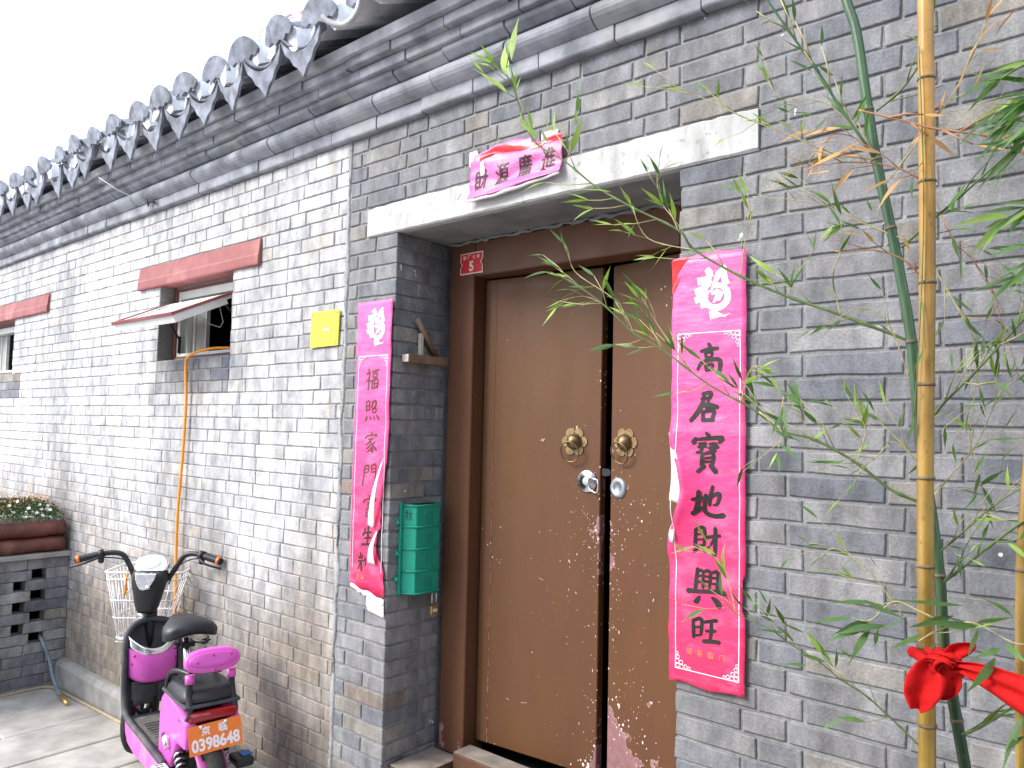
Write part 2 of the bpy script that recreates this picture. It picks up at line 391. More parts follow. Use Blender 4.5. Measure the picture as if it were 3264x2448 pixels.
M['white_wire'] = simple('white_coated_wire', (.82, .82, .84), .4, var=.04)
M['lamp_red'] = simple('red_lens', (.28, .004, .008), .12, var=.3, scale=18, spec=.7)
M['orange'] = simple('orange_plate', (.82, .20, .025), .45, var=.05, scale=20)
M['orange_band'] = simple('orange_band', (.9, .16, .02), .25, var=.05)
M['green_btn'] = simple('green_button', (.02, .4, .1), .4); M['red_btn'] = simple('red_button', (.7, .03, .04), .4)
M['screen'] = simple('gauge_glass', (.42, .52, .64), .15, var=.2, scale=12, spec=.7)
M['blue'] = simple('blue_cap', (.01, .14, .42), .4)
M['glare_sign'] = simple('glare_pink_paint', (.85, .45, .55), .6); M['pale_metal'] = simple('pale_sign_frame', (.6, .62, .68), .6)  # sign colours paled to paint in the glare washing over them

# ------------------------------------------------------------------ text
def text_mesh(body, size, mat, bold=0.0, shear=0.0, ext=.0006):
    c = bpy.data.curves.new('writing', 'FONT'); c.body = body; c.size = size; c.align_x = 'CENTER'; c.align_y = 'CENTER'
    c.offset = bold; c.shear = shear; c.extrude = ext; c.resolution_u = 4
    o = bpy.data.objects.new('writing', c); COL.objects.link(o); bpy.context.view_layer.update()
    me = bpy.data.meshes.new_from_object(o.evaluated_get(bpy.context.evaluated_depsgraph_get()))
    bpy.data.objects.remove(o); me.materials.clear(); me.materials.append(mat)
    bm = bmesh.new(); bm.from_mesh(me)          # enough points for the writing to follow rippled paper
    for _ in range(3):
        es = [e for e in bm.edges if e.calc_length() > size*.12]
        if not es: break
        bmesh.ops.subdivide_edges(bm, edges=es, cuts=1); bmesh.ops.triangulate(bm, faces=bm.faces)
    bm.to_mesh(me); bm.free()
    # centre the glyph box on the origin
    xs = [v.co.x for v in me.vertices]; ys = [v.co.y for v in me.vertices]
    cx, cy = (min(xs)+max(xs))/2, (min(ys)+max(ys))/2
    for v in me.vertices: v.co.x -= cx; v.co.y -= cy
    return me
def writing(body, size, mat, parent, place, name='character', **kw):
    me = text_mesh(body, size, mat, **kw)
    for v in me.vertices: v.co = place(v.co.x, v.co.y, v.co.z)
    return link(bpy.data.objects.new(name, me), parent)

# ================================================================== GROUND
def gz(x): return -.39+.030*max(0, min(4.2, x+5.7))
ground = MB().grid(1, 1, lambda u, v: (0, 0, 0))
g = MB(); xs = [-60, -9, -5.7, -1.5, 2, 60]
g.grid(5, 1, lambda u, v: (xs[round(u*5)], -60+v*120, gz(xs[round(u*5)])-.012), smooth=False)
ground = g.obj('ground', M['ground']); tag(ground, kind='structure')
random.seed(3)
x = -7.9; row = 0
while x < 1.5:
    w = .44+random.uniform(-.03, .05)
    y = -.06 if row % 2 else -.02; 
    y = -.035
    ln = .55+.45*random.random()
    while y > -3.2:
        y0 = y-ln
        b = MB(); t = .0115+random.uniform(-.002, .002); nx = 3
        xa, xb = x+.006, x+w-.006; ya, yb = y0+.006, y-.006
        P0 = [(xa, ya), (xb, ya), (xb, yb), (xa, yb)]
        jit = [(px+random.uniform(-.004, .004), py+random.uniform(-.004, .004)) for px, py in P0]
        e = .007
        ins = [(px+(e if i in (0, 3) else -e), py+(e if i < 2 else -e)) for i, (px, py) in enumerate(jit)]
        vs = [(px, py, gz(px)-.03) for px, py in jit]+[(px, py, gz(px)+t-.005) for px, py in jit]+[(px, py, gz(px)+t) for px, py in ins]
        b.add(vs, [(0,1,5,4),(1,2,6,5),(2,3,7,6),(3,0,4,7),(4,5,9,8),(5,6,10,9),(6,7,11,10),(7,4,8,11),(8,9,10,11)])
        b.obj('paving_slab', M['paving'], ground)
        y = y0; ln = .85+.4*random.random()
    x += w; row += 1

# ================================================================== BRICK WALLS
H = .065; ZT = 2.202
_bm = {}
def brick_mesh(L, Hh, D, var, mat):
    key = (round(L, 3), round(Hh, 3), round(D, 3), var, mat.name)
    if key in _bm: return _bm[key]
    rr = random.Random(hash((key[0]*1000, key[1], key[2], var)) & 0xffff)
    nl = 3 if L > .18 else (2 if L > .08 else 1)
    out = []
    for i in range(nl): out.append((-L/2+L*i/nl, -Hh/2))
    out.append((L/2, -Hh/2))
    for i in range(nl): out.append((L/2-L*i/nl, Hh/2))
    out.append((-L/2, Hh/2))
    j = lambda: rr.uniform(-.0019, .0019)
    out = [(a+j(), b+j()) for a, b in out]; n = len(out); e = .003
    ins = [(a-math.copysign(e, a) if abs(abs(a)-L/2) < .004 else a, b-math.copysign(e, b)) for a, b in out]
    vs = [(a, D, b) for a, b in out]+[(a, e*.9, b) for a, b in out]+[(a, rr.uniform(-.0006, .0006), b) for a, b in ins]
    fs = []
    for r in (0, 1):
        for i in range(n): fs.append((r*n+i, r*n+(i+1) % n, (r+1)*n+(i+1) % n, (r+1)*n+i))
    fs.append(tuple(2*n+i for i in range(n)))
    m = bpy.data.meshes.new('brick'); m.from_pydata(vs, [], fs); m.materials.append(mat)
    bm = bmesh.new(); bm.from_mesh(m); bmesh.ops.recalc_face_normals(bm, faces=bm.faces); bm.to_mesh(m); bm.free()
    _bm[key] = m; return m

class BrickSet:
    """bricks as (matrix, L, H, D, area in view); the 300 that show largest become parts, the rest one field"""
    def __init__(s, parent, mat, mat_s): s.p = parent; s.m = mat; s.ms = mat_s; s.items = []
    def put(s, x, y, z, L, D, rz=0.0, Hh=None, j=.0095):
        Hh = (Hh or H)-j; L = L-j
        if L < .016: return
        T = Matrix.Translation((x, y, z)) @ Matrix.Rotation(rz+random.uniform(-.004, .004), 4, 'Z') @ Matrix.Rotation(random.uniform(-.004, .004), 4, 'Y')
        c = T @ Vector((0, 0, 0)); vx, vy, d = view(c); area = 0
        if -40 < vx < 2252 and -30 < vy < 1690:
            a = view(T @ Vector((-L/2, 0, -Hh/2))); b = view(T @ Vector((L/2, 0, Hh/2))); cc = view(T @ Vector((L/2, 0, -Hh/2)))
            area = abs((cc[0]-a[0])*(b[1]-a[1]) - (cc[1]-a[1])*(b[0]-a[0]))
        s.items.append((area, T, L, Hh, D))
    def finish(s, limit=300):
        s.items.sort(key=lambda t: -t[0])
        for it in s.items[:limit]:
            o = bpy.data.objects.new('brick', brick_mesh(it[2], it[3], it[4], random.randrange(4), s.m)); o.matrix_world = it[1]
            COL.objects.link(o); o.parent = s.p; o.matrix_parent_inverse = Matrix.Identity(4)
        rest = s.items[limit:]
        if rest:
            mb = MB()
            for it in rest:
                me = brick_mesh(it[2], it[3], it[4], random.randrange(4), s.ms)
                mb.add([it[1] @ v.co for v in me.vertices], [tuple(p.vertices) for p in me.polygons])
            tag(mb.obj('brick_field', s.ms, s.p, fix=False), kind='stuff')

def field(bs, x0, x1, z0, openings, row_fn, y=0.0, D=.05, deep=None, jj=.0095, ky=-7):
    k = ky
    while True:
        zt = ZT-H*k; zb = zt-H
        if zb < z0-.03: break
        zc = (zt+zb)/2; cuts = [(a, b) for a, b, c, d in openings if c < zc < d]
        cur = x0; seq = row_fn(k)
        edges = []
        while cur < x1:
            nx = seq(cur); edges.append((cur, min(nx, x1))); cur = nx
        for a, b in edges:
            parts = [(a, b)]
            for ca, cb in cuts:
                np_ = []
                for p, q in parts:
                    if cb <= p or ca >= q: np_.append((p, q))
                    else:
                        if p < ca: np_.append((p, ca))
                        if q > cb: np_.append((cb, q))
                parts = np_
            for p, q in parts:
                near = any(abs(p-cb) < .02 or abs(q-ca) < .02 for ca, cb in cuts)
                bs.put((p+q)/2, y+random.uniform(-.0012, .0012), zc, q-p, deep if (near and deep) else D, j=jj)
        k += 1
def backing(mb, x0, x1, z0, z1, openings, y0, y1):
    xs = sorted({x0, x1, *[v for o in openings for v in o[:2] if x0 < v < x1]}); zs = sorted({z0, z1, *[v for o in openings for v in o[2:] if z0 < v < z1]})
    for i in range(len(xs)-1):
        for j in range(len(zs)-1):
            cx, cz = (xs[i]+xs[i+1])/2, (zs[j]+zs[j+1])/2
            if any(o[0] < cx < o[1] and o[2] < cz < o[3] for o in openings): continue
            mb.box(xs[i], xs[i+1], y0, y1, zs[j], zs[j+1])

# ---- gateway wall (right of the seam)
DX0, DX1 = -2.40, -1.11
gate = empty('brick_wall', (-1.2, 0, -.3)); gate.location = (0, 0, 0)
tag(gate, 'weathered grey brick wall around the brown double door, bamboo standing before it', 'wall')
random.seed(11)
bs = BrickSet(gate, M['brick'], M['brick_s'])
op = [(DX0, DX1, -2, ZT), (-2.59, -.857, ZT, ZT+2*H)]
def right_row(k):
    start = -.856-.375*6 if k % 2 else -.901-.375*6
    def nx(cur):
        u = (cur-start) % .375
        if u > .3749: u = 0
        if u < 1e-4 or abs(u-.375) < 1e-4: return cur+.125
        if u < .125-1e-4: return cur+(.125-u)
        return cur+(.375-u)
    return nx
# above the opening and to its right
field(bs, -2.722, .95, ZT+.001, op, right_row, ky=-7)
def field_from(k0): pass
field(bs, DX1, .95, -.32, [(-9, -.857, ZT, 9)], right_row, ky=0, deep=.12)
# left pier: front bricks and reveal bricks turned to face the doorway
k = 0
while ZT-H*(k+1) > -.36:
    zc = ZT-H*(k+.5)
    if k % 2:
        bs.put((-2.722-2.655)/2, 0, zc, .067, .05); bs.put((-2.655-2.396)/2, 0, zc, .259, .116)
        cuts = [.118, .30] if k % 4 == 1 else [.118, .245, .30]
    else:
        bs.put((-2.722-2.535)/2, 0, zc, .187, .05); bs.put((-2.535-2.396)/2, 0, zc, .139, .188)
        cuts = [.19, .30]
    for a, b in zip(cuts, cuts[1:]):
        bs.put(-2.4003, (a+b)/2, zc, b-a, .05, rz=PI/2)
    k += 1
bs.finish(300)
mb = MB(); backing(mb, -2.73, .95, -.5, 2.66, [(DX0-.008, DX1+.010, -.6, ZT+.0), (-2.588, -.859, ZT, ZT+2*H)], .0055, .30)
mb.obj('mortar', M['mortar'], gate)
mb = MB().box(-2.70, -2.4055, .0075, .42, -.5, ZT-.002).obj('mortar', M['mortar'], gate)
mb = MB().box(-1.098, -.8, .3005, .6, -.5, ZT).obj('mortar', M['mortar'], gate)
mb = MB()
def lint(u, v, t): return (u, t, v)
random.seed(4); nl = 60
for sg_ in (0,):
    vs = []
    for i in range(nl+1):
        xx = -2.59+1.733*i/nl; a, b, c = (random.uniform(-.002, .002) for _ in range(3)); ed = .0045
        zt, zb_ = ZT+2*H-.004+a-.004*(i in (0, nl)), ZT+.001
        vs += [(xx, .36, zt), (xx, -.006+ed, zt), (xx, -.006+b*.4, zt-ed), (xx, -.006+b*.4, zb_+ed+abs(c)*1.5), (xx, -.006+ed+abs(c)*1.5, zb_), (xx, .36, zb_)]
    mb.add(vs, [(i*6+j, i*6+(j+1) % 6, i*6+6+(j+1) % 6, i*6+6+j) for i in range(nl) for j in range(6)]+[(0, 1, 2, 3, 4, 5), tuple(nl*6+j for j in (5, 4, 3, 2, 1, 0))])
lo = mb.obj('lintel', [M['concrete']], gate)
lo['label'] = 'pale painted concrete lintel'
mb = MB().box(-2.395, -1.115, .03, .6, ZT-.003, ZT+.0005); mb.obj('soffit', M['soffit'], gate)
# irregular pointing along the seam
random.seed(5)
mb = MB(); n = 260
vs = []
for i in range(n+1):
    z = -.3+(2.66+.3)*i/n
    a = -2.744+mnoise.noise(Vector((0, z*7, 1)))*.022+random.uniform(-.004, .004); b = -2.722+mnoise.noise(Vector((3, z*6, 1)))*.020+random.uniform(-.003, .003)
    vs += [(a, .004, z), (a+.004, -.0018+random.uniform(-.001, .001), z), (b-.003, -.0018+random.uniform(-.001, .001), z), (b, .006, z)]
mb.add(vs, [(i*4+j, i*4+j+1, i*4+j+5, i*4+j+4) for i in range(n) for j in range(3)], True)
mb.obj('seam_pointing', M['seam'], gate)

# ---- house wall (left of the seam) with two windows
house = empty('house_wall', (0, 0, 0)); tag(house, 'pale lime-stained grey brick house wall with two small red framed windows', 'house')
random.seed(21)
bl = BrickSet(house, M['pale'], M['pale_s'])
W1 = (-4.52, -3.70, 1.747, ZT); W2 = (-8.02, -7.05, 1.747, ZT)
opl = [W1, W2, (-4.785, -3.43, ZT, ZT+2*H), (-8.3, -6.30, ZT, ZT+2*H), (-9.9, 9, -3, -.205), (W1[0], W1[1], 1.552, 1.747), (-8.02, -6.85, 1.552, 1.747)]
def left_row(k):
    rr = random.Random(k*17+3); state = {'h': rr.random()}
    lens = []
    def nx(cur):
        if cur <= -9.99: return cur+.06+.19*rr.random()
        return cur+(.125 if rr.random() < .3 else .25)*rr.uniform(.97, 1.03)
    return nx
field(bl, -10.0, -2.738, -.22, opl, left_row, D=.05, deep=.085, jj=.0046)
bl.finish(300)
# newer, darker bricks below the windows
def patch(parent, x0, x1, z0, z1):
    mbx = []
    z = z1; r = 0
    while z-.065 > z0-.01:
        cur = x0
        while cur < x1-.02:
            w = min((.125 if (r % 2 and cur == x0) else .25)*random.uniform(.97, 1.03), x1-cur)
            o = bpy.data.objects.new('brick', brick_mesh(w-.006, H-.006, .05, random.randrange(4), M['brick'])); COL.objects.link(o); o.parent = parent
            o.location = (cur+w/2, -.001, z-H/2); cur += w
        z -= H; r += 1
patch(house, W1[0], W1[1], 1.552, 1.747); patch(house, -8.02, -6.85, 1.552, 1.747)
mb = MB(); backing(mb, -10.0, -2.72, -.5, 2.66, [W1, W2], .005, .085)
mb.obj('mortar', M['mortar_p'], house)
mb = MB(); backing(mb, -10.0, -2.72, -.5, 2.66, [(W1[0]+.02, W1[1]-.02, W1[2]+.02, W1[3]-.02), (W2[0]+.02, W2[1]-.02, W2[2]+.02, W2[3]-.02)], .086, .30)
mb.obj('mortar', M['mortar'], house)
# plinth: a low rendered footing, its top edge chamfered
mb = MB().prism([(-.055, -.5), (-.055, -.235), (-.03, -.205), (.0, -.2), (.02, -.2), (.02, -.5)], lambda u, v, t: (t, u, v), -5.66, -2.74)
mb.obj('plinth', M['plinth'], house, bevel=.006)

def lintel_board(x0, x1):
    mb = MB(); z0, z1 = ZT-.012, ZT+2*H-.006
    mb.prism([(-.018, z0), (-.021, z0+.010), (-.021, z0+.050), (-.017, z0+.060), (-.010, z1-.004), (-.006, z1), (.08, z1), (.08, z0)], lambda u, v, t: (t, u, v), x0, x1)
    return mb.obj('lintel', M['redwood'], house, bevel=.003)
lintel_board(-4.785, -3.43); lintel_board(-8.3, -6.30)

def window(W, sash=True):
    x0, x1, z0, z1 = W
    f = MB()                                     # outer red-brown frame at the back of the reveal
    t = .042
    f.box(x0, x0+t, .085, .15, z0, z1); f.box(x1-t, x1, .085, .15, z0, z1); f.box(x0+t, x1-t, .087, .15, z0, z0+t*.75); f.box(x0+t, x1-t, .087, .15, z1-t*.8, z1)
    wf = f.obj('window', M['browned'], house, bevel=.002)
    a = MB(); ax0, ax1, az0, az1 = x0+t, x1-t, z0+t*.75, z1-t*.8; s = .032
    a.box(ax0, ax0+s, .095, .17, az0, az1); a.box(ax1-s, ax1, .095, .17, az0, az1); a.box(ax0+s, ax1-s, .097, .17, az0, az0+s*.6); a.box(ax0+s, ax1-s, .097, .17, az1-s*1.5, az1)
    # track ribs
    for dx in (.038, .052, .072): a.box(ax0+dx, ax0+dx+.006, .12, .18, az0+s*.6, az1-s*1.5)
    a.obj('inner_frame', M['alu'], wf, bevel=.002)
    s2 = MB(); sx = ax0+.085     # slid-back inner sash with its pane
    s2.box(sx, sx+.02, .15, .175, az0+.03, az1-.05); s2.box(sx+.14, sx+.15, .152, .175, az0+.03, az1-.05)
    s2.obj('sliding_sash', M['alu'], wf)
    MB().box(sx+.02, sx+.14, .16, .164, az0+.03, az1-.05).obj('pane', M['room'], wf)
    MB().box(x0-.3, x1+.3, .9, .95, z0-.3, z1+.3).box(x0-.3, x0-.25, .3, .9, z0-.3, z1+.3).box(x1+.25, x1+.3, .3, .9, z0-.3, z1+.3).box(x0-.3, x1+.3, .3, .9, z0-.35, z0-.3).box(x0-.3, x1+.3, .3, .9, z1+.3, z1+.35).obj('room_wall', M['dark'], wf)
    return wf
w1 = window(W1); w2 = window(W2)
# sill mortar
MB().box(W1[0], W1[1], .0, .085, 1.7405, 1.7485).obj('sill', M['mortar'], house)
MB().box(W2[0], W2[1], .0, .085, 1.7405, 1.7485).obj('sill', M['mortar'], house)
# top-hung sash pushed open
hx0, hx1 = -4.50, -3.80; hy, hz = .06, 2.092; oy, oz = -.262, 1.938
d = Vector((0, oy-hy, oz-hz)); L = d.length; d.normalize(); nrm = Vector((0, -d.z, d.y)); nrm = nrm if nrm.z > 0 else -nrm
def bar(mb, xa, xb, s0, s1, n0, n1):
    c = Vector(((xa+xb)/2, hy, hz))+d*((s0+s1)/2)+nrm*((n0+n1)/2)
    mb.obox(c, Vector(((xb-xa)/2, 0, 0)), d*((s1-s0)/2), nrm*((n1-n0)/2))
mb = MB(); fw_ = .045
bar(mb, hx0, hx1, 0, fw_, -.022, .004); bar(mb, hx0, hx1, L-fw_, L, -.046, .004)
bar(mb, hx0, hx0+fw_, fw_, L-fw_, -.045, .004); bar(mb, hx1-fw_, hx1, fw_, L-fw_, -.045, .004)
sash = mb.obj('open_sash', M['alu'], house, bevel=.002)
mb = MB()
bar(mb, hx0-.010, hx1+.010, L-.004, L+.008, -.006, .012); bar(mb, hx0-.010, hx0+.006, 0, L-.004, -.004, .011); bar(mb, hx1-.006, hx1+.010, 0, L-.004, -.004, .011)
mb.obj('rim', M['redwood'], sash, bevel=.002)
mb = MB(); bar(mb, hx0+fw_, hx1-fw_, fw_, L-fw_, -.010, -.004); 
gl = Mat('frosted_glass', .35, 0, .5); gl.color((.6, .62, .6)); mb.obj('pane', gl.m, sash)
mb = MB().tube([(-4.44, .10, 1.87), (-4.46, .01, 2.02), (-4.46, -.03, 2.05)], .007, 6).tube([(-3.83, .09, 1.98), (-3.825, .02, 2.045)], .007, 6)
mb.box(-4.447, -4.435, .085, .10, 1.80, 1.9).obj('stay_arm', M['black'], sash)
mb = MB().tube([(-4.12, -.0, 2.02), (-4.06, .08, 1.945), (-3.99, .10, 1.925), (-3.94, .09, 1.95), (-3.93, .06, 2.03)], .0025, 5).obj('pull_cord', M['wire'], sash)

# ================================================================== ROOF AND CORNICE
roof = empty('tiled_roof', (0, 0, 0)); tag(roof, 'grey tiled roof eave with moulded brick cornice running along the wall top', 'roof')
random.seed(31)
def course(name, prof, step, mat, x0=-10.0, x1=.95, jit=.004):
    x = x0+random.random()*step
    cnt = 0
    while x < x1:
        w = step*random.uniform(.92, 1.08); dy, dz = random.uniform(-jit, jit), random.uniform(-jit*.6, jit*.6)
        m_ = MB().prism([(a+dy, b+dz) for a, b in prof], lambda u, v, t: (t, u, v), x+.0015, min(x+w-.0025, x1), smooth=False)
        o = m_.obj(name, mat, roof, bevel=.003); x += w; cnt += 1
course('cornice_brick', [(-.026, 2.660), (-.032, 2.667), (-.032, 2.718), (.03, 2.718), (.03, 2.660)], .30, M['cornice'])
rp = [(.03, 2.719)]+[(-.034-.046*math.sin(PI*i/8)**.8, 2.719+.092*i/8) for i in range(9)]+[(.03, 2.811)]
course('moulded_brick', rp, .38, M['cornice'], jit=.003)
course('cove_brick', [(.03, 2.812), (-.052, 2.812), (-.066, 2.820), (-.082, 2.829), (-.088, 2.836), (-.088, 2.850), (.03, 2.850)], .30, M['cornice'])
course('cap_brick', [(.03, 2.851), (-.108, 2.851), (-.112, 2.855), (-.112, 2.894), (.03, 2.894)], .30, M['cornice'], jit=.004)
course('cap_brick', [(.03, 2.895), (-.142, 2.895), (-.146, 2.899), (-.146, 2.934), (.03, 2.934)], .30, M['cornice'], jit=.005)
MB().box(-10, .95, .02, .3, 2.655, 2.93).obj('cornice_core', M['mortar'], roof)
# roof slab
def rs(u, v, t): return (t, u, v)
MB().prism([(-.168, 2.936), (-.178, 2.975), (2.6, 4.36), (2.6, 2.936)], rs, -10, .95).obj('roof_slab', M['bedding'], roof)
SL = math.atan2(4.33-2.925, 2.8); TS = .2815
def shell(mb, r, half, conc, y0, z0, length, thick=.013, n=10, w=None):
    """part-cylinder running up the slope; conc=-1 hollow side up"""
    dv = Vector((0, math.cos(SL), math.sin(SL))); nv = Vector((0, -math.sin(SL), math.cos(SL)))
    vs = []
    for (s_, rr) in ((0, r), (0, r-thick), (length, r), (length, r-thick)):
        for i in range(n+1):
            a = -half+2*half*i/n
            vs.append(Vector((rr*math.sin(a), y0, z0))+dv*s_+nv*conc*(rr*math.cos(a)-r))
    m = n+1; fs = []
    for i in range(n):
        fs += [(i, i+1, 2*m+i+1, 2*m+i), (m+i, 3*m+i, 3*m+i+1, m+i+1), (i, m+i, m+i+1, i+1)]
    mb.add(vs, fs, True)
def cover_mesh():
    mb = MB(); shell(mb, .100, 1.15, 1, -.27, 3.135, 1.2)
    # upturned lobed end plate
    out = []
    for i in range(15):
        a = -1.25+2.5*i/14; out.append((.112*math.sin(a), .112*math.cos(a)-.038))
    low = [(.100, -.012), (.08, -.026), (.055, -.016), (.03, -.034), (.0, -.022), (-.03, -.034), (-.055, -.016), (-.08, -.026), (-.100, -.012)]
    ol = [(a, b) for a, b in out]+low
    tilt = .30
    mb.prism(ol, lambda u, v, t: (u, -.285-v*tilt*.9+t, 3.078+v), -.007, .007)
    mb.v = [(a, b+.27, c-3.0) for a, b, c in mb.v]
    return mb.mesh('cover_tile', M['tile'])
def drip_mesh():
    mb = MB(); shell(mb, .155, .95, -1, -.25, 2.988, 1.2)
    out = []
    for i in range(15):
        a = -.95+1.9*i/14; out.append((.15*math.sin(a), .15-.15*math.cos(a)))
    low = [(.115, .035), (.10, .005), (.075, -.012), (.055, -.04), (.03, -.055), (.0, -.09), (-.03, -.055), (-.055, -.04), (-.075, -.012), (-.10, .005), (-.115, .035)]
    mb.prism(out+low, lambda u, v, t: (u*1.12, -.262-(v-.02)*.15+t, 2.974+v*1.25), -.007, .007)
    mb.v = [(a, b+.27, c-3.0) for a, b, c in mb.v]
    return mb.mesh('drip_tile', M['tile'])
cm, dm = cover_mesh(), drip_mesh()
pmb = MB(); shell(pmb, .155, .95, -1, -.27, 2.99, 1.2, thick=.02); pmb.v = [(a*1.1, b+.27, c-3.0) for a, b, c in pmb.v]
pm = pmb.mesh('trough_tile', M['tile_light'])     # the last few troughs have lost their drip plates
bo = [(u, .125-.5*u*u*8) for u in (-.085, -.06, -.03, 0, .03, .06, .085)]+[(.105, .0), (.08, -.012), (.05, .012), (.02, .045), (0, .070), (-.02, .045), (-.05, .012), (-.08, -.012), (-.105, .0)]
mm = MB().prism(bo, lambda u, v, t: (u, t, v+t*.5), .012, .35).mesh('bedding_mortar', M['tile_mortar'])
x = -9.9175; i = 0
while x < .9:
    for nm, me, dx in (('cover_tile', cm, 0), ('bedding_mortar', mm, 0), ('drip_tile', dm, TS/2)):
        if nm == 'drip_tile' and x > -2.75: nm, me = 'trough_tile', pm
        o = bpy.data.objects.new(nm, me); COL.objects.link(o); o.parent = roof
        o.location = (x+dx+random.uniform(-.006, .006), -.27+random.uniform(-.016, .016), 3.0+random.uniform(-.009, .009)); o.rotation_euler = (random.uniform(-.07, .07), random.uniform(-.09, .09), random.uniform(-.10, .10))
        o.scale = (random.uniform(.95, 1.05), 1, random.uniform(.95, 1.04))
    x += TS; i += 1

# ================================================================== DOOR
door = empty('double_door', (-1.75, .3, 0)); door.location = (0, 0, 0)
tag(door, 'worn brown double door standing slightly ajar in its brown frame', 'door')
def wear_layer(o, fn):
    me = o.data; a = me.attributes.new('wear', 'FLOAT', 'POINT')
    for i, v in enumerate(me.vertices): a.data[i].value = fn(v.co)
FX0, FX1 = -2.365, -1.10
def gridbox(x0, x1, y0, y1, z0, z1, nx, nz):
    mb = MB(); bm = None
    mb.grid(nx, nz, lambda u, v: (x0+(x1-x0)*u, y0, z0+(z1-z0)*v), smooth=False)
    mb.grid(nx, nz, lambda u, v: (x0+(x1-x0)*u, y1, z0+(z1-z0)*v), smooth=False)
    mb.grid(1, nz, lambda u, v: (x0, y0+(y1-y0)*u, z0+(z1-z0)*v), smooth=False)
    mb.grid(1, nz, lambda u, v: (x1, y0+(y1-y0)*u, z0+(z1-z0)*v), smooth=False)
    mb.grid(nx, 1, lambda u, v: (x0+(x1-x0)*u, y0+(y1-y0)*v, z0), smooth=False)
    mb.grid(nx, 1, lambda u, v: (x0+(x1-x0)*u, y0+(y1-y0)*v, z1), smooth=False)
    return mb
def weld(o):
    bm = bmesh.new(); bm.from_mesh(o.data); bmesh.ops.remove_doubles(bm, verts=bm.verts, dist=.0002); bmesh.ops.recalc_face_normals(bm, faces=bm.faces); bm.to_mesh(o.data); bm.free()
st = gridbox(-2.365, -2.222, .28, .40, .04, 2.19, 3, 40).obj('frame_stile', M['frame'], door); weld(st)
wear_layer(st, lambda c: .75*max(0, 1-(c.z-.04)/.22)+.25*max(0, 1-abs(c.x+2.365)/.02))
st.modifiers.new('b', 'BEVEL').width = .004
s2 = gridbox(-1.25, -1.09, .28, .40, .04, 2.19, 2, 4).obj('frame_stile', M['frame'], door); weld(s2); wear_layer(s2, lambda c: 0)
hd = gridbox(-2.221, -1.251, .281, .40, 2.042, 2.19, 10, 2).obj('frame_head', M['frame'], door); weld(hd); wear_layer(hd, lambda c: .1*max(0, (c.z-2.1)/.1))
hd.modifiers.new('b', 'BEVEL').width = .004
# rough render edge where the head meets the soffit
mb = MB(); random.seed(8)
pts = []
for i in range(60):
    xx = -2.37+1.27*i/59; pts.append((xx, .276+random.uniform(-.004, .004), 2.192+random.uniform(-.006, .006)))
mb.tube(pts, [random.uniform(.004, .011) for _ in pts], 6).obj('mortar_bead', M['soffit'], door)
# threshold and foot block
MB().box(-2.221, -1.12, .22, .31, -.12, .085).obj('threshold', M['frame_plain'], door, bevel=.008)
MB().box(-2.21, -1.12, .218, .312, .0855, .089).obj('threshold_top', M['worn_top'], door, bevel=.001)
MB().box(-2.392, -2.225, .03, .275, -.14, .038).obj('foot_block', M['frame_plain'], door, bevel=.01)
MB().box(-2.388, -2.229, .034, .271, .0385, .044).obj('foot_block_top', M['worn_top'], door, bevel=.002)
def leaf(x0, y0, x1, y1, edge_right, name='door_leaf'):
    a = Vector((x0, y0, 0)); b = Vector((x1, y1, 0)); Lw = (b-a).length; ux = (b-a).normalized(); uy = Vector((-ux.y, ux.x, 0))
    mb = gridbox(0, Lw, 0, .045, .098, 2.034, 24, 80)
    o = mb.obj(name, M['door'], door); weld(o)
    def wf(c):
        e = (Lw-c.x) if edge_right else c.x
        z = c.z
        v = .30*max(0, 1-e/.03)
        v += (1.5 if not edge_right else .3)*max(0, 1-(z-.098)/(.50))*max(0, 1-e/.34)
        v += .3*max(0, 1-(z-.098)/.07)
        v += .36*max(0, 1-abs(z-.98)/.40)*max(0, 1-e/.26)
        if edge_right: v += .42*max(0, 1-abs(c.x-.055)/.022)*max(0, 1-(z-.1)/.6)
        return v
    wear_layer(o, wf)
    o.location = a; o.rotation_euler = (0, 0, math.atan2(ux.y, ux.x))
    md = o.modifiers.new('b', 'BEVEL'); md.width = .003; md.limit_method = 'ANGLE'
    return o, a, ux, uy, Lw
lA, aA, uA, vA, wA = leaf(-2.214, .348, -1.646, .402, True)
lB, aB, uB, vB, wB = leaf(-1.606, .412, -1.225, .345, False)
lA['label'] = 'wider left leaf, chipped along its closing edge'; lB['label'] = 'right leaf with pink primer showing at its foot'
# the board joint of the left leaf
MB().box(.0585, .0605, -.0012, .004, .10, 2.03).obj('board_joint', M['browned'], lA)
# flecks where the enamel has been knocked off, counted by nobody: clustered round the lock and down the closing edges
random.seed(64)
def flecks(leaf_o, Lw, edge_right, clusters):
    mb = MB()
    for (ce, cz, se, sz_, cnt, r0, r1) in clusters:
        for _ in range(cnt):
            e = abs(random.gauss(ce, se)); z = random.gauss(cz, sz_)
            if e > Lw-.02 or not .12 < z < 1.98: continue
            x = Lw-e if edge_right else e; r = random.uniform(r0, r1)*(.6+.8*random.random()**3); a0 = random.random()*6; el = random.uniform(1, 2.0); n = 7; th_ = random.gauss(PI/2, .5)
            pts = []
            for k in range(n):
                t = 2*PI*k/n+a0; rr_ = r*random.uniform(.7, 1.2); u = rr_*math.cos(t)*el; v = rr_*math.sin(t)/el
                pts.append((x+u*math.cos(th_)-v*math.sin(th_), z+u*math.sin(th_)+v*math.cos(th_)))
            mb.prism(pts, lambda u, v, t: (u, t, v), -.0004, .0005)
    o = mb.obj('paint_fleck', M['fleck'], leaf_o, fix=False); o['kind'] = 'stuff'
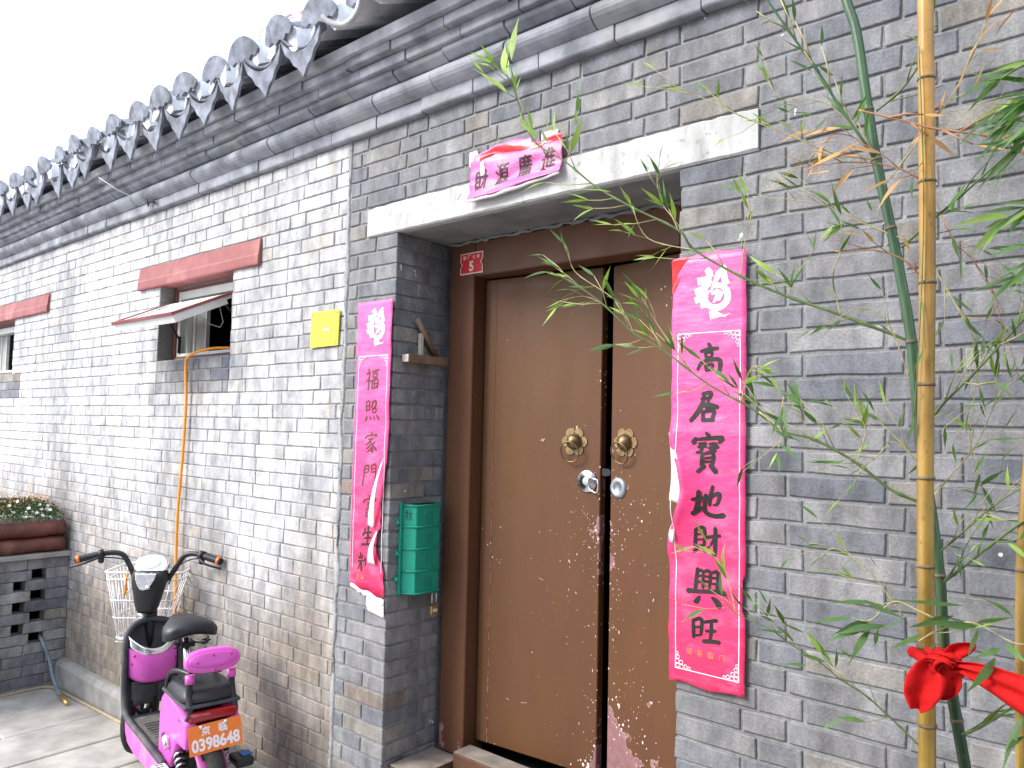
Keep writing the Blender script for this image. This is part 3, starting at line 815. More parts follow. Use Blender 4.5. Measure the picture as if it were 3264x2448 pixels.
M['fleck'] = simple('bare_filler', (.62, .50, .47), .8, var=.25, scale=70)
flecks(lA, wA, True, [(.07, 1.02, .07, .10, 42, .0012, .0030), (.03, .75, .04, .25, 30, .001, .0028), (.20, .8, .12, .25, 18, .001, .0028), (.3, .5, .15, .3, 16, .0008, .0018), (.02, .35, .03, .12, 20, .001, .003), (.115, 1.40, .012, .01, 4, .003, .005), (.27, 1.36, .01, .006, 3, .002, .004)])
flecks(lB, wB, False, [(.05, 1.08, .035, .11, 60, .0012, .0034), (.03, .72, .03, .20, 44, .001, .003), (.16, .95, .08, .2, 22, .001, .0026), (.12, .38, .07, .09, 44, .0012, .0042), (.2, .6, .1, .3, 22, .0008, .002)])
mb = MB(); random.seed(9)
zz_l = .10; 
while zz_l < 1.25:
    l_ = random.uniform(.01, .05); w_ = random.uniform(.0006, .0012)+.0035*max(0, 1-(zz_l-.1)/.45)*random.random(); xo = .0595+random.uniform(-.0008, .0008)
    mb.prism([(xo-w_, zz_l), (xo+w_, zz_l+.003), (xo+w_*.6, zz_l+l_), (xo-w_*.8, zz_l+l_*.9)], lambda u, v, t: (u, t, v), -.0017, .0003); zz_l += l_+random.uniform(.002, .05)
o = mb.obj('chipped_line', simple('pinkish_primer', (.34, .19, .18), .8, var=.3, scale=60), lA, fix=False); o['kind'] = 'stuff'
mb = MB()
for (x, z, l_, r_) in ((.24, .30, .028, .15), (.16, .298, .014, -.2), (.31, .80, .022, -.35)):
    mb.obox((x, -.0004, z), (l_*math.cos(r_)*.5, 0, l_*math.sin(r_)*.5), (0, .0005, 0), (-.001*math.sin(r_), 0, .001*math.cos(r_)))
o = mb.obj('scratch', simple('scratch_primer', (.42, .27, .24), .8), lA, fix=False); o['kind'] = 'stuff'
# dark room behind
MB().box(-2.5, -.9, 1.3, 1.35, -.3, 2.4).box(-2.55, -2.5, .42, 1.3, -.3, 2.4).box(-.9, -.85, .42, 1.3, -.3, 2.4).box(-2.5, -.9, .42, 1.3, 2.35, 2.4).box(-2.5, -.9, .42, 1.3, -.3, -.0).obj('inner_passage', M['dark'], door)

def on_leaf(a, u, v, s, z, out):  # point on the outer face, 'out' metres proud of it
    return a+u*s-v*out+Vector((0, 0, z))
def knocker(a, u, v, s, z, tilt):
    M4 = Matrix((( u.x, 0, -v.x, 0), (u.y, 0, -v.y, 0), (0, 1, 0, 0), (0, 0, 0, 1)))   # local: x along leaf, y up, z outwards
    base = on_leaf(a, u, v, s, z, 0)
    e = empty('knocker', (0, 0, 0), parent=door)
    e['label'] = 'brass flower-shaped knocker with hanging ring'
    def T(p): return base + (M4 @ Vector(p))
    out = []
    for i in range(72):
        t = 2*PI*i/72; r = .040+.017*abs(math.cos(3*(t-PI/6)))**.6
        out.append((r*math.sin(t), r*math.cos(t)))
    MB().prism(out, lambda p, q, t: T((p, q, t)), .001, .004).obj('flower_plate', M['brass_plate'], e)
    mb = MB()
    for i in range(6):
        t = 2*PI*i/6; c = (.036*math.sin(t), .036*math.cos(t)); mb.prism([(c[0]+.003*math.cos(q*PI/3), c[1]+.003*math.sin(q*PI/3)) for q in range(6)], lambda p, q, t: T((p, q, t)), .0038, .0046)
    mb.obj('rivet_hole', M['ink'], e)
    mb = MB(); prof = [(.033, .003), (.031, .014), (.025, .024), (.016, .031), (.006, .035), (.001, .036)]
    vs = []; fs = []; n = 20
    for r, h in prof:
        for k in range(n): vs.append(T((r*math.cos(2*PI*k/n), r*math.sin(2*PI*k/n), h)))
    for i in range(len(prof)-1):
        for k in range(n): fs.append((i*n+k, i*n+(k+1) % n, (i+1)*n+(k+1) % n, (i+1)*n+k))
    mb.add(vs, fs, True); mb.obj('boss', M['brass'], e)
    R_ = .040
    pts = [T((R_*math.sin(2*PI*k/28)-.006, -.034-R_*.0-.0+R_*math.cos(2*PI*k/28)-.006, .040-.014*(1-math.cos(2*PI*k/28))*.8)) for k in range(28)]
    MB().tube(pts, .0032, 8, closed=True).obj('ring', M['brass'], e)
# offsets along leaf measured on the left and right leaves
knocker(aA, uA, vA, .455, 1.352, 0); knocker(aB, uB, vB, .075, 1.355, 0)
def disc(name, a, u, v, s, z, prof, mat, n=28):
    base = on_leaf(a, u, v, s, z, 0); mb = MB(); vs = []; fs = []
    for r, h in prof:
        for k in range(n): t = 2*PI*k/n; vs.append(base+u*(r*math.cos(t))+Vector((0, 0, r*math.sin(t)))-v*h)
    for i in range(len(prof)-1):
        for k in range(n): fs.append((i*n+k, i*n+(k+1) % n, (i+1)*n+(k+1) % n, (i+1)*n+k))
    mb.add(vs, fs, True); return mb.obj(name, mat, door)
sL = .515
lk = disc('rim_lock', aA, uA, vA, sL, 1.200, [(.043, 0), (.043, .005), (.040, .008), (.018, .0085), (.016, .016), (.011, .017), (.001, .0172)], M['steel'])
b0 = on_leaf(aA, uA, vA, sL, 1.2, .012)
pts = [b0+uA*p+Vector((0, 0, q))-vA*h for p, q, h in [(.012, .018, .0), (.035, .014, .016), (.060, .010, .018), (.064, -.005, .02), (.060, -.036, .016), (.050, -.040, .014), (.020, -.032, .004), (.012, -.016, 0)]]
MB().tube(pts, .0035, 8, closed=True).obj('pull_loop', M['chrome'], lk)
disc('lock_disc', aB, uB, vB, .042, 1.183, [(.040, 0), (.038, .006), (.028, .011), (.018, .006), (.017, .004), (.001, .004)], simple('dull_zinc', (.34, .37, .41), .4, .7, var=.1))
# latch eye between the leaves
mb = MB(); c0 = on_leaf(aA, uA, vA, wA, 1.238, -.01)
out = [(-.014, -.014)]+[(.016+.014*math.cos(t), .014*math.sin(t)) for t in [(-PI/2+PI*i/8) for i in range(9)]]+[(-.014, .014)]
mb.prism(out, lambda p, q, t: (c0.x+p+.012, c0.y+t, c0.z+q), -.002, .002).obj('latch_plate', M['black'], door)
MB().tube([(c0.x-.016+.011*math.cos(2*PI*k/16), c0.y-.006, c0.z+.004+.011*math.sin(2*PI*k/16)) for k in range(16)], .0035, 6, closed=True).obj('latch_ring', M['black'], door)

# ================================================================== HOUSE NUMBER PLATE
plate = empty('number_plate', (0, 0, 0)); tag(plate, 'small red enamel house number 5 plate screwed to the door frame corner', 'sign')
def pl(u, v, t): return (-2.237+u, .279-t, 2.100+v)
def notched(w, h, r, nr):
    o = [(-w, -h), (w, -h), (w, -.012)]+[(w-nr*math.sin(PI*i/8)*1.0, -.012+.028*i/8) for i in range(9)]+[(w, .018), (w, h), (-w, h), (-w, .006)]+[(-w+nr*.8*math.sin(PI*i/8), .006-.022*i/8) for i in range(9)]
    return o
MB().prism(notched(.066, .046, 0, .010), pl, .0, .0018).obj('plate_rim', M['enamel_cream'], plate)
MB().prism(notched(.0615, .0415, 0, .010), pl, .0018, .0024).obj('plate_face', M['enamel_red'], plate)
writing('5', .058, M['enamel_cream'], plate, lambda x, y, z: pl(x*.95, y*1.0-.0125, .0028+z*.5), bold=.0022, ext=.0004)
for i, ch in enumerate('前厂七条'):
    writing(ch, .019, M['enamel_cream'], plate, lambda x, y, z, i=i: pl(-.040+.0265*i+x, .0265+y, .0028+z*.5), bold=.0004, ext=.0004)

# ================================================================== YELLOW PLAQUE
yp = MB().prism([(-2.970, 1.746), (-2.7655, 1.749), (-2.760, 1.907), (-2.966, 1.909)], lambda u, v, t: (u, t, v), -.012, -.006)
yo = yp.obj('plaque', M['yellow']); tag(yo, 'blank yellow square plaque screwed to the wall beside the seam', 'sign')
MB().box(-2.872, -2.832, -.0128, -.012, 1.818, 1.83).obj('white_print', M['white_ink'], yo)
for a, b in ((-2.957, 1.896), (-2.775, 1.894), (-2.778, 1.76)): MB().lathe([(.0035, -.0125), (.003, -.0145), (.0003, -.015)], (a, 0, b), 'y', 8).obj('screw', M['brass'], yo)

# ================================================================== COUPLETS
def ripple(x, z, seed, amp=.004):
    return -.008-amp*(1+mnoise.noise(Vector((x*7, seed, z*11))))-.0016*mnoise.noise(Vector((x*25, seed+4, z*34)))
def sheet(name, x0, x1, z0, z1, seed, left=lambda z: 0, right=lambda z: 0, top=lambda u: 0, bottom=lambda u: 0, nx=14, nz=90, mat=None, curl=None):
    mb = MB()
    def f(u, v):
        zz = z0+(z1-z0)*v; xa = x0+left(zz); xb = x1+right(zz); xx = xa+(xb-xa)*u
        if v > .999: zz += top(u)
        if v < .001: zz += bottom(u)
        y = ripple(xx, zz, seed)
        if curl: y += curl(xx, zz, u, v)
        return (xx, y, zz)
    mb.grid(nx, nz, f)
    o = mb.obj(name, mat or M['paper'], solid=.0006, fix=False); return o
def fu_emblem(parent, cx, cz, s, yf, jit):
    """the flowing white blessing emblem over the couplet"""
    mb = MB()
    def P(u, v, t): x, z = cx+u*s, cz+v*s; return (x, yf(x, z)-.0013-t, z)
    def stroke(pts, w):
        n = len(pts); vs = []
        for i, p in enumerate(pts):
            a = pts[max(0, i-1)]; b = pts[min(n-1, i+1)]; dx, dz = b[0]-a[0], b[1]-a[1]; l = math.hypot(dx, dz) or 1
            wi = w[i] if isinstance(w, list) else w
            vs += [P(p[0]-dz/l*wi, p[1]+dx/l*wi, 0), P(p[0]+dz/l*wi, p[1]-dx/l*wi, 0)]
        mb.add(vs, [(2*i, 2*i+1, 2*i+3, 2*i+2) for i in range(n-1)], True)
    stroke([(-.16, .95), (-.05, .80), (.0, .62)], [.10, .13, .11])
    stroke([(-.52, .52), (-.25, .55), (.02, .66)], [.14, .12, .09])
    stroke([(-.62, .14), (-.35, .22), (-.10, .40), (.02, .52)], [.12, .13, .12, .07])
    stroke([(-.62, -.16), (-.38, -.08), (-.16, .04)], [.12, .14, .12])
    stroke([(-.30, .30), (-.30, -.05), (-.26, -.45)], [.08, .13, .12])
    stroke([(.55, .98), (.30, .70), (.14, .40), (.0, .10)], [.07, .13, .07, .04])
    stroke([(.50, .80), (.52, .50), (.60, .30)], [.10, .12, .13])
    r = [(.22+.42*math.cos(t), -.08+.40*math.sin(t)) for t in [PI*.62-2*PI*.92*i/30 for i in range(31)]]
    stroke(r, [.07+.055*abs(math.sin(i*.12)) for i in range(31)])
    stroke([(.02, .02), (.22, .12), (.40, .0), (.30, -.16), (.12, -.2)], [.05, .09, .10, .09, .03])
    stroke([(.20, .18), (.24, -.05), (.10, -.28)], [.05, .07, .05])
    for k in range(8): stroke([(-.05+.03*k, -.58), (.0+.075*k, -.80-.02*math.sin(k)), (.02+.10*k, -.92+.03*k)], [.018, .024, .008])
    return mb.obj('blessing_emblem', M['white_ink'], parent, fix=False)
def border(parent, x0, x1, z0, z1, yf, s, corners):
    mb = MB()
    def strip(p, q, w):
        n = max(2, int(math.hypot(q[0]-p[0], q[1]-p[1])/.02)); vs = []
        dx, dz = q[0]-p[0], q[1]-p[1]; l = math.hypot(dx, dz)
        for i in range(n+1):
            x, z = p[0]+dx*i/n, p[1]+dz*i/n
            for sg in (-1, 1): a, b = x-sg*dz/l*w, z+sg*dx/l*w; vs.append((a, yf(a, b)-.0012, b))
        mb.add(vs, [(2*i, 2*i+1, 2*i+3, 2*i+2) for i in range(n)], True)
    w = .0012
    strip((x0, z0), (x0, z1), w); strip((x1, z0), (x1, z1), w)
    if 't' in corners: strip((x0, z1), (x1, z1), w)
    if 'b' in corners: strip((x0, z0), (x1, z0), w)
    mb.obj('border_line', M['white_ink'], parent, fix=False)
    mb = MB()
    for cx, sx in ((x0, 1), (x1, -1)):
        for cz, sz, key in ((z1, -1, 't'), (z0, 1, 'b')):
            if key not in corners: continue
            for (ox, oz, r) in ((.008, .008, .0055), (.020, .006, .006), (.032, .008, .005), (.043, .005, .004), (.006, .020, .006), (.008, .032, .005), (.005, .043, .004), (.018, .018, .0055)):
                pts = []
                for k in range(11):
                    t = 2*PI*k/11*1.0; a, b = cx+sx*(ox*s+r*s*math.cos(t)), cz+sz*(oz*s+r*s*math.sin(t)); pts.append((a, yf(a, b)-.0012, b))
                mb.tube(pts, .0011*s, 4, closed=True)
    mb.obj('corner_scroll', M['white_ink'], parent, fix=False)['kind'] = 'stuff'

# hand-drawn brush strokes on a 100 x 100 field: each a list of (x, y, half width)
def brush(chars_strokes, size, parent, cx, cz, yf, mat, name='character', shear=.0):
    mb = MB()
    for li, st_ in enumerate(chars_strokes):
        # smooth the stroke with Catmull-Rom
        p = st_; pts = []
        for i in range(len(p)-1):
            p0, p1, p2, p3 = p[max(0, i-1)], p[i], p[i+1], p[min(len(p)-1, i+2)]
            for q in range(4):
                t = q/4
                pts.append(tuple(.5*((2*p1[c])+(-p0[c]+p2[c])*t+(2*p0[c]-5*p1[c]+4*p2[c]-p3[c])*t*t+(-p0[c]+3*p1[c]-3*p2[c]+p3[c])*t**3) for c in range(3)))
        pts.append(p[-1]); n = len(pts); vs = []
        def Q(a, b): x = cx+(a-50+(b-50)*shear)/100*size; z = cz+(50-b)/100*size; return (x, yf(x, z)-.0013-.00004*li, z)
        ring_l, ring_r = [], []
        for i, (a, b, w) in enumerate(pts):
            pa, pb = pts[max(0, i-1)], pts[min(n-1, i+1)]; dx, dy = pb[0]-pa[0], pb[1]-pa[1]; l = math.hypot(dx, dy) or 1
            w = max(.5, w); ring_l.append((a-dy/l*w, b+dx/l*w)); ring_r.append((a+dy/l*w, b-dx/l*w))
        a, b, w = pts[0]; c, d_, w2 = pts[-1]
        dx, dy = pts[1][0]-a, pts[1][1]-b; l = math.hypot(dx, dy) or 1; head = (a-dx/l*w*.8, b-dy/l*w*.8)
        dx, dy = c-pts[-2][0], d_-pts[-2][1]; l = math.hypot(dx, dy) or 1; tail = (c+dx/l*w2*.8, d_+dy/l*w2*.8)
        vs = [Q(*head)]
        for i in range(n): vs += [Q(*ring_l[i]), Q(*ring_r[i])]
        vs.append(Q(*tail)); fs = [(0, 1, 2)]+[(1+2*i, 2+2*i, 4+2*i, 3+2*i) for i in range(n-1)]+[(2*n-1, 2*n, 2*n+1)]
        mb.add(vs, fs)
    return mb.obj(name, mat, parent, fix=False)
BR = {
'高': [[(47,2,3),(52,10,5),(50,16,3)],[(24,25,4),(50,20,5),(78,18,4)],[(38,30,3),(41,44,4)],[(40,30,3),(58,28,3.5),(57,42,3)],[(41,43,2.5),(57,41,2.5)],[(14,78,3),(20,66,4),(26,56,4)],[(25,58,4),(50,50,5),(78,50,5),(84,62,5.5),(80,86,5),(70,90,3)],[(38,66,3.5),(42,82,4)],[(40,66,3),(60,63,3.5),(58,78,3.5)],[(41,80,3),(60,78,3)]],
'居': [[(40,12,4),(66,8,5),(62,24,5)],[(36,26,3),(64,24,4)],[(46,10,4),(42,34,5),(28,62,6),(4,90,5)],[(30,48,4),(60,44,6),(88,50,5)],[(58,30,4),(58,46,5),(54,62,4)],[(42,64,4),(44,86,5)],[(42,64,4),(76,60,5),(70,86,5)],[(40,88,4),(76,86,5)]],
'寶': [[(48,0,3),(56,8,5)],[(14,26,6),(20,14,4)],[(18,18,3),(52,14,4),(92,12,5),(82,24,3)],[(28,28,3),(48,26,3)],[(26,36,3),(48,34,3)],[(38,26,3),(34,46,3.5),(22,50,3)],[(56,28,3),(76,26,3)],[(54,38,3),(80,34,4)],[(66,24,3),(64,44,3)],[(58,46,3),(74,44,3)],[(36,54,3),(36,82,4)],[(36,54,3),(66,50,4),(64,80,4)],[(38,64,2.5),(62,61,2.5)],[(38,73,2.5),(62,71,2.5)],[(44,82,4),(26,98,3)],[(58,80,4),(74,96,6)]],
'地': [[(8,42,3),(24,38,4),(38,34,3)],[(26,18,5),(24,50,5),(16,78,5)],[(8,82,5),(24,72,4),(42,58,2)],[(38,46,3),(62,30,4),(84,22,5),(78,50,4),(66,54,2)],[(64,2,4),(58,30,4),(56,56,3)],[(46,26,4),(42,56,4),(46,76,5),(70,84,5),(98,80,6)]],
'財': [[(14,14,4),(12,50,5),(10,66,4)],[(14,14,4),(42,8,5),(40,60,4)],[(16,30,2.5),(38,26,2.5)],[(16,46,2.5),(38,42,2.5)],[(12,66,4),(24,64,3),(40,60,3)],[(22,68,4),(6,84,4)],[(32,68,4),(44,80,5)],[(48,36,4),(72,30,4),(94,26,4)],[(78,4,5),(78,50,5),(74,88,5),(64,80,2)],[(74,36,3),(62,58,3),(50,70,2)]],
'興': [[(28,4,4),(24,30,4),(22,52,4)],[(28,10,3),(38,6,3)],[(28,22,2.5),(38,20,2.5)],[(28,36,2.5),(38,34,2.5)],[(42,8,3),(42,48,3)],[(42,10,3),(60,8,3.5),(58,48,3)],[(47,20,2.5),(55,20,2.5)],[(47,32,2.5),(55,32,2.5)],[(64,10,3),(80,8,4),(78,50,4)],[(66,22,2.5),(78,20,2.5)],[(66,36,2.5),(78,34,2.5)],[(2,60,5),(30,58,4),(66,54,4),(98,54,5)],[(34,70,3),(26,82,5),(20,84,3)],[(66,68,3),(80,78,6),(84,88,5)]],
'旺': [[(10,24,4),(12,56,5),(12,78,4)],[(12,26,4),(38,18,5),(36,66,4)],[(16,46,3),(34,42,3)],[(14,72,3),(36,66,3)],[(46,26,4),(66,20,4),(88,14,5)],[(70,18,4),(70,50,5),(66,76,4)],[(52,52,3.5),(84,46,4)],[(44,84,5),(70,80,5),(98,78,5)]],
'福': [[(18,2,4),(24,10,4)],[(8,24,4),(28,18,4),(20,42,3),(4,58,2)],[(22,38,4),(20,92,4)],[(26,48,3),(36,56,3)],[(42,16,3),(84,6,4)],[(48,26,3),(50,40,3)],[(48,26,3),(74,20,3),(72,36,3)],[(50,40,2.5),(72,36,2.5)],[(44,54,3),(46,88,4)],[(44,54,3),(80,46,4),(78,84,4)],[(46,68,2.5),(78,64,2.5)],[(60,50,2.5),(62,84,2.5)],[(46,86,3),(78,82,3)]],
'照': [[(12,10,3),(14,50,4)],[(12,12,3),(34,8,4),(32,46,3)],[(16,28,2.5),(32,26,2.5)],[(16,46,2.5),(32,44,2.5)],[(46,12,3),(76,6,4),(72,28,4),(62,32,2)],[(60,10,3),(46,34,3)],[(50,40,3),(52,56,3)],[(50,40,3),(74,38,3),(72,54,3)],[(52,56,2.5),(72,54,2.5)],[(16,72,3),(8,88,5)],[(34,72,3),(40,84,4)],[(56,70,3),(64,82,4)],[(76,66,3),(92,82,5)]],
'家': [[(46,2,4),(54,10,4)],[(12,30,4),(18,18,3)],[(16,20,3),(50,16,3),(86,12,4),(78,24,2)],[(32,34,3),(66,30,3)],[(52,32,3),(34,50,3),(14,60,2)],[(44,42,3),(62,62,4),(60,88,5),(50,84,2)],[(52,56,3),(30,72,3),(14,78,2)],[(58,68,3),(36,86,3),(22,92,2)],[(76,44,3),(62,56,3)],[(60,56,3),(88,80,5)]],
'門': [[(12,20,4),(8,60,4),(4,98,3)],[(12,16,3),(38,10,3),(36,38,3)],[(14,28,2.5),(36,24,2.5)],[(16,42,2.5),(36,38,2.5)],[(56,14,3),(56,40,3)],[(54,12,3),(84,4,4),(84,50,4),(82,94,5),(70,86,2)],[(58,24,2.5),(80,20,2.5)],[(58,38,2.5),(80,34,2.5)]],
'富': [[(46,0,4),(54,8,4)],[(10,32,5),(20,20,3)],[(18,22,3),(52,14,4),(92,12,5),(80,26,3)],[(34,32,3),(64,28,3)],[(38,40,3),(40,52,3)],[(38,40,3),(62,36,3),(60,48,3)],[(40,52,2.5),(60,48,2.5)],[(28,62,3),(30,92,4)],[(28,62,3),(72,54,4),(70,90,4)],[(30,76,2.5),(70,72,2.5)],[(50,58,2.5),(50,88,2.5)],[(30,92,3),(70,88,3)]],
'生': [[(30,12,4),(24,32,5),(10,48,4)],[(22,36,3),(50,30,4),(78,26,4)],[(52,2,5),(50,50,6),(46,84,5)],[(24,60,3),(50,54,4),(74,52,4)],[(6,90,5),(50,84,5),(98,82,6)]],
'輝': [[(22,4,5),(20,28,4)],[(4,22,4),(14,34,3)],[(38,14,4),(28,32,3)],[(2,46,4),(24,42,4),(44,38,4)],[(18,46,4),(14,66,4),(0,84,3)],[(28,44,4),(28,90,4)],[(38,72,4),(30,78,3)],[(54,20,4),(60,60,4)],[(48,36,4),(60,30,4)]],
}
# right couplet
def curlR(x, z, u, v):
    k = 0
    if 1.02 < z < 1.42: k = math.sin((z-1.02)/.40*PI)
    return -k*.026*max(0, 1-u*2.2)**1.6-.006*max(0, 1-u*7)*abs(mnoise.noise(Vector((1, 2, z*9))))*3
def leftR(z):
    o = .004*mnoise.noise(Vector((5, 1, z*13)))
    if 1.10 < z < 1.36: o += .042*math.sin((z-1.10)/.26*PI)**1.0
    if z < 1.05: o += -.001
    return o
RX0, RX1, RZ0, RZ1 = -1.118, -.887, .672, 1.915
cR = sheet('couplet', RX0, RX1, RZ0, RZ1, 1.3, left=leftR, right=lambda z: .003*mnoise.noise(Vector((9, 1, z*9)))-(.007 if .90 < z < .99 else 0), top=lambda u: .012*math.sin(u*PI*.9)+.006*mnoise.noise(Vector((u*6, 0, 0))), bottom=lambda u: .004*math.sin(u*9)+.018*(.5-u)*0, curl=curlR)
tag(cR, 'long pink paper couplet with seven black characters on the wall right of the door', 'couplet', 'spring couplet papers around the door')
yR = lambda x, z: ripple(x, z, 1.3)+curlR(x, z, (x-RX0-leftR(z))/(RX1-RX0), 0)
cxR = -1.003
fu_emblem(cR, -.995, 1.800, .082, yR, 0)
border(cR, -1.098, -.904, .712, 1.690, yR, 1, 'tb')
for ch, z, sz, dx in zip('高居寶地財興旺', (1.610, 1.472, 1.340, 1.196, 1.085, .952, .835), (.098, .098, .112, .1, .09, .115, .09), (.004, -.006, .0, .004, .002, .0, -.003)):
    brush([[(a, b, w*1.3) for a, b, w in st_] for st_ in BR[ch]], sz*1.03, cR, cxR+dx, z, yR, M['ink'])
for i, ch in enumerate('福喜臨门'):
    writing(ch, .020, M['goldink'], cR, lambda x, y, zz, i=i: (-1.055+.034*i+x, yR(-1.055+.034*i+x, .768+y)-.0014-zz*.3, .768+y), ext=.0002)
# red foil corner at the top left and white flap where the edge has turned over
MB().grid(6, 6, lambda u, v: (-1.120+.055*u*(1-v*.0), yR(-1.12+.055*u, 1.92-.10*v)-.0016, 1.913+.004*u-.10*v*(1-u))).obj('foil_patch', M['red_sheen'], cR, fix=False)
MB().grid(8, 16, lambda u, v: (-1.113+.040*math.sin(min(1, v*1.1)*PI*.55)*(1-.0)-u*(.010+.032*v), -.014-.020*math.sin(v*PI*.8)*(1-.3*u)-.006*u, 1.385-.200*v+.012*u)).obj('turned_edge', M['white_paper'], cR, fix=False, solid=.0005)
MB().grid(5, 8, lambda u, v: (-1.112+.016*math.sin(v*PI)*(1-u), -.014-.02*math.sin(v*PI), 1.13-.07*v)).obj('turned_edge', M['white_paper'], cR, fix=False, solid=.0005)

# left couplet
LX0, LX1, LZ0, LZ1 = -2.626, -2.403, .735, 1.922
def rightL(z):
    if z < 1.30: 
        o = -.050*min(1, (1.30-z)/.35)-(.012*mnoise.noise(Vector((2, 2, z*16))))
        if z < .86: o += .05*min(1, (.86-z)/.06)
        if abs(z-.985) < .03: o += .02*(1-abs(z-.985)/.03)
        return o
    return .002*mnoise.noise(Vector((2, 7, z*9)))
cL = sheet('couplet', LX0, LX1, LZ0, LZ1, 6.1, left=lambda z: .003*mnoise.noise(Vector((3, 1, z*9)))-.012*max(0, min(1, (1.2-z)/.5))*0, right=rightL, bottom=lambda u: -.035*u+.005*math.sin(u*14))
tag(cL, 'long pink paper couplet with torn lower edge on the brick pier left of the door', 'couplet', 'spring couplet papers around the door')
yL = lambda x, z: ripple(x, z, 6.1)
fu_emblem(cL, -2.510, 1.806, .085, yL, 0)
border(cL, -2.610, -2.424, .80, 1.690, yL, 1, 't')
for ch, z, sz in zip('福照家門富生輝', (1.588, 1.457, 1.325, 1.192, 1.060, .938, .828), (.096, .098, .092, .098, .094, .09, .085)):
    brush([[(a, b, w*1.25) for a, b, w in st_] for st_ in BR[ch]], sz, cL, -2.512 if ch != '輝' else -2.530, z, yL, M['ink2'] if z > 1.0 else M['ink'])
for i, ch in enumerate('吉祥'):
    writing(ch, .022, M['goldink'], cL, lambda x, y, zz, i=i: (-2.57+.03*i+x, yL(-2.57+.03*i+x, .768+y)-.0014-zz*.3, .768+y), ext=.0002)
MB().grid(5, 24, lambda u, v: (-2.412-.052*v-(.004+.030*math.sin(min(1, v*1.15)*PI*.5))*u*1.0+(.03*u if v > .96 else 0), -.022-.020*math.sin(v*PI)*(1-.5*u)-.006*u, 1.275-.285*v-.01*u)).obj('turned_edge', M['white_paper'], cL, fix=False, solid=.0005)
MB().grid(5, 12, lambda u, v: (-2.446-.006*v-(.004+.044*v)*u, -.020-.016*math.sin(v*PI), .965-.135*v+.004*u)).obj('turned_edge', M['white_paper'], cL, fix=False, solid=.0005)
random.seed(2)
MB().grid(12, 3, lambda u, v: (-2.624+.218*u, -.0085, .742-.045*u-(.022+.016*abs(mnoise.noise(Vector((u*6, 3, 1))))*2)*v)).obj('torn_hem', M['white_paper'], cL, fix=False, solid=.0006)
MB().grid(6, 5, lambda u, v: (-2.515+.108*u-.006*v*math.sin(u*5), -.0075-.002*v, .695-.02*u-.052*v*(1 if u > .1 else .6))).obj('torn_hem', M['white_paper'], cL, fix=False, solid=.0006)

# horizontal scroll over the lintel
HX0, HX1, HZ0, HZ1 = -1.972, -1.540, 2.262, 2.436
def yH(x, z):
    b = -.0125-.008*(1+mnoise.noise(Vector((x*9+z*20, 3, z*24-x*4))))
    return b
def hz(u, v):
    lo = 2.252+.026*max(0, u-.3)*1.3; hi = 2.415+.036*math.sin(min(1, u*1.15)*PI*.8)-.026*u+.006*mnoise.noise(Vector((u*9, 1, 2)))-(.020 if .68 < u < .80 else 0)-(.018 if u < .04 else 0)
    return lo+(hi-lo)*v
mb = MB().grid(60, 24, lambda u, v: (HX0+(HX1-HX0)*u, yH(HX0+(HX1-HX0)*u, hz(u, v))-(.018*(1-v*5) if v < .2 else 0), hz(u, v)))
cH = mb.obj('couplet', M['paper'], solid=.0006, fix=False)
tag(cH, 'short wrinkled pink paper strip pasted over the concrete lintel', 'couplet', 'spring couplet papers around the door')
for i, ch in enumerate('財源廣進'):
    xx = -1.915+.105*i; zz_ = 2.312+.006*i
    writing(ch, .092, M['ink'], cH, lambda x, y, z, xx=xx, zz_=zz_: (xx+x*.72, yH(xx+x*.72, zz_+y*1.05)-.0030-z*.3, zz_+y*1.05), ext=.0002, bold=.0006, shear=.12)
MB().grid(40, 5, lambda u, v: (HX0+.05+(HX1-HX0-.055)*u, yH(HX0+.05+(HX1-HX0-.055)*u, hz(.12+.87*u, .80+.19*v))-.0018, hz(.12+.87*u, (.80+.05*math.sin(u*9)+(.16-.05*math.sin(u*9))*v)))).obj('red_band', M['red_sheen'], cH, fix=False)
# curled white underside along its lower edge
MB().tube([(HX0-.008+(HX1-HX0+.004)*i/24, -.030+.002*math.sin(i), hz(i/24, 0)-.006) for i in range(25)], [.004+.003*math.sin(i/24*PI) for i in range(25)], 7).obj('turned_edge', M['white_paper'], cH)
random.seed(12)
for (x0, z0, w, h, ys_) in ((-1.995, 2.385, .050, .060, -.004), (-1.640, 2.405, .070, .034, -.006), (-1.918, 2.330, .022, .058, None)):
    ol = [(x0+w*(.5+.5*math.copysign(abs(math.cos(t))**.5, math.cos(t)))+random.uniform(-.003, .003), z0+h*(.5+.5*math.copysign(abs(math.sin(t))**.5, math.sin(t)))+random.uniform(-.003, .003)) for t in [2*PI*k/22 for k in range(22)]]
    MB().prism(ol, lambda u, v, t: (u, (yH(u, v)-.0022 if ys_ is None else ys_-.003*math.sin(u*60))+t, v), -.0003, .0003).obj('torn_patch', M['white_paper'], cH, fix=False)


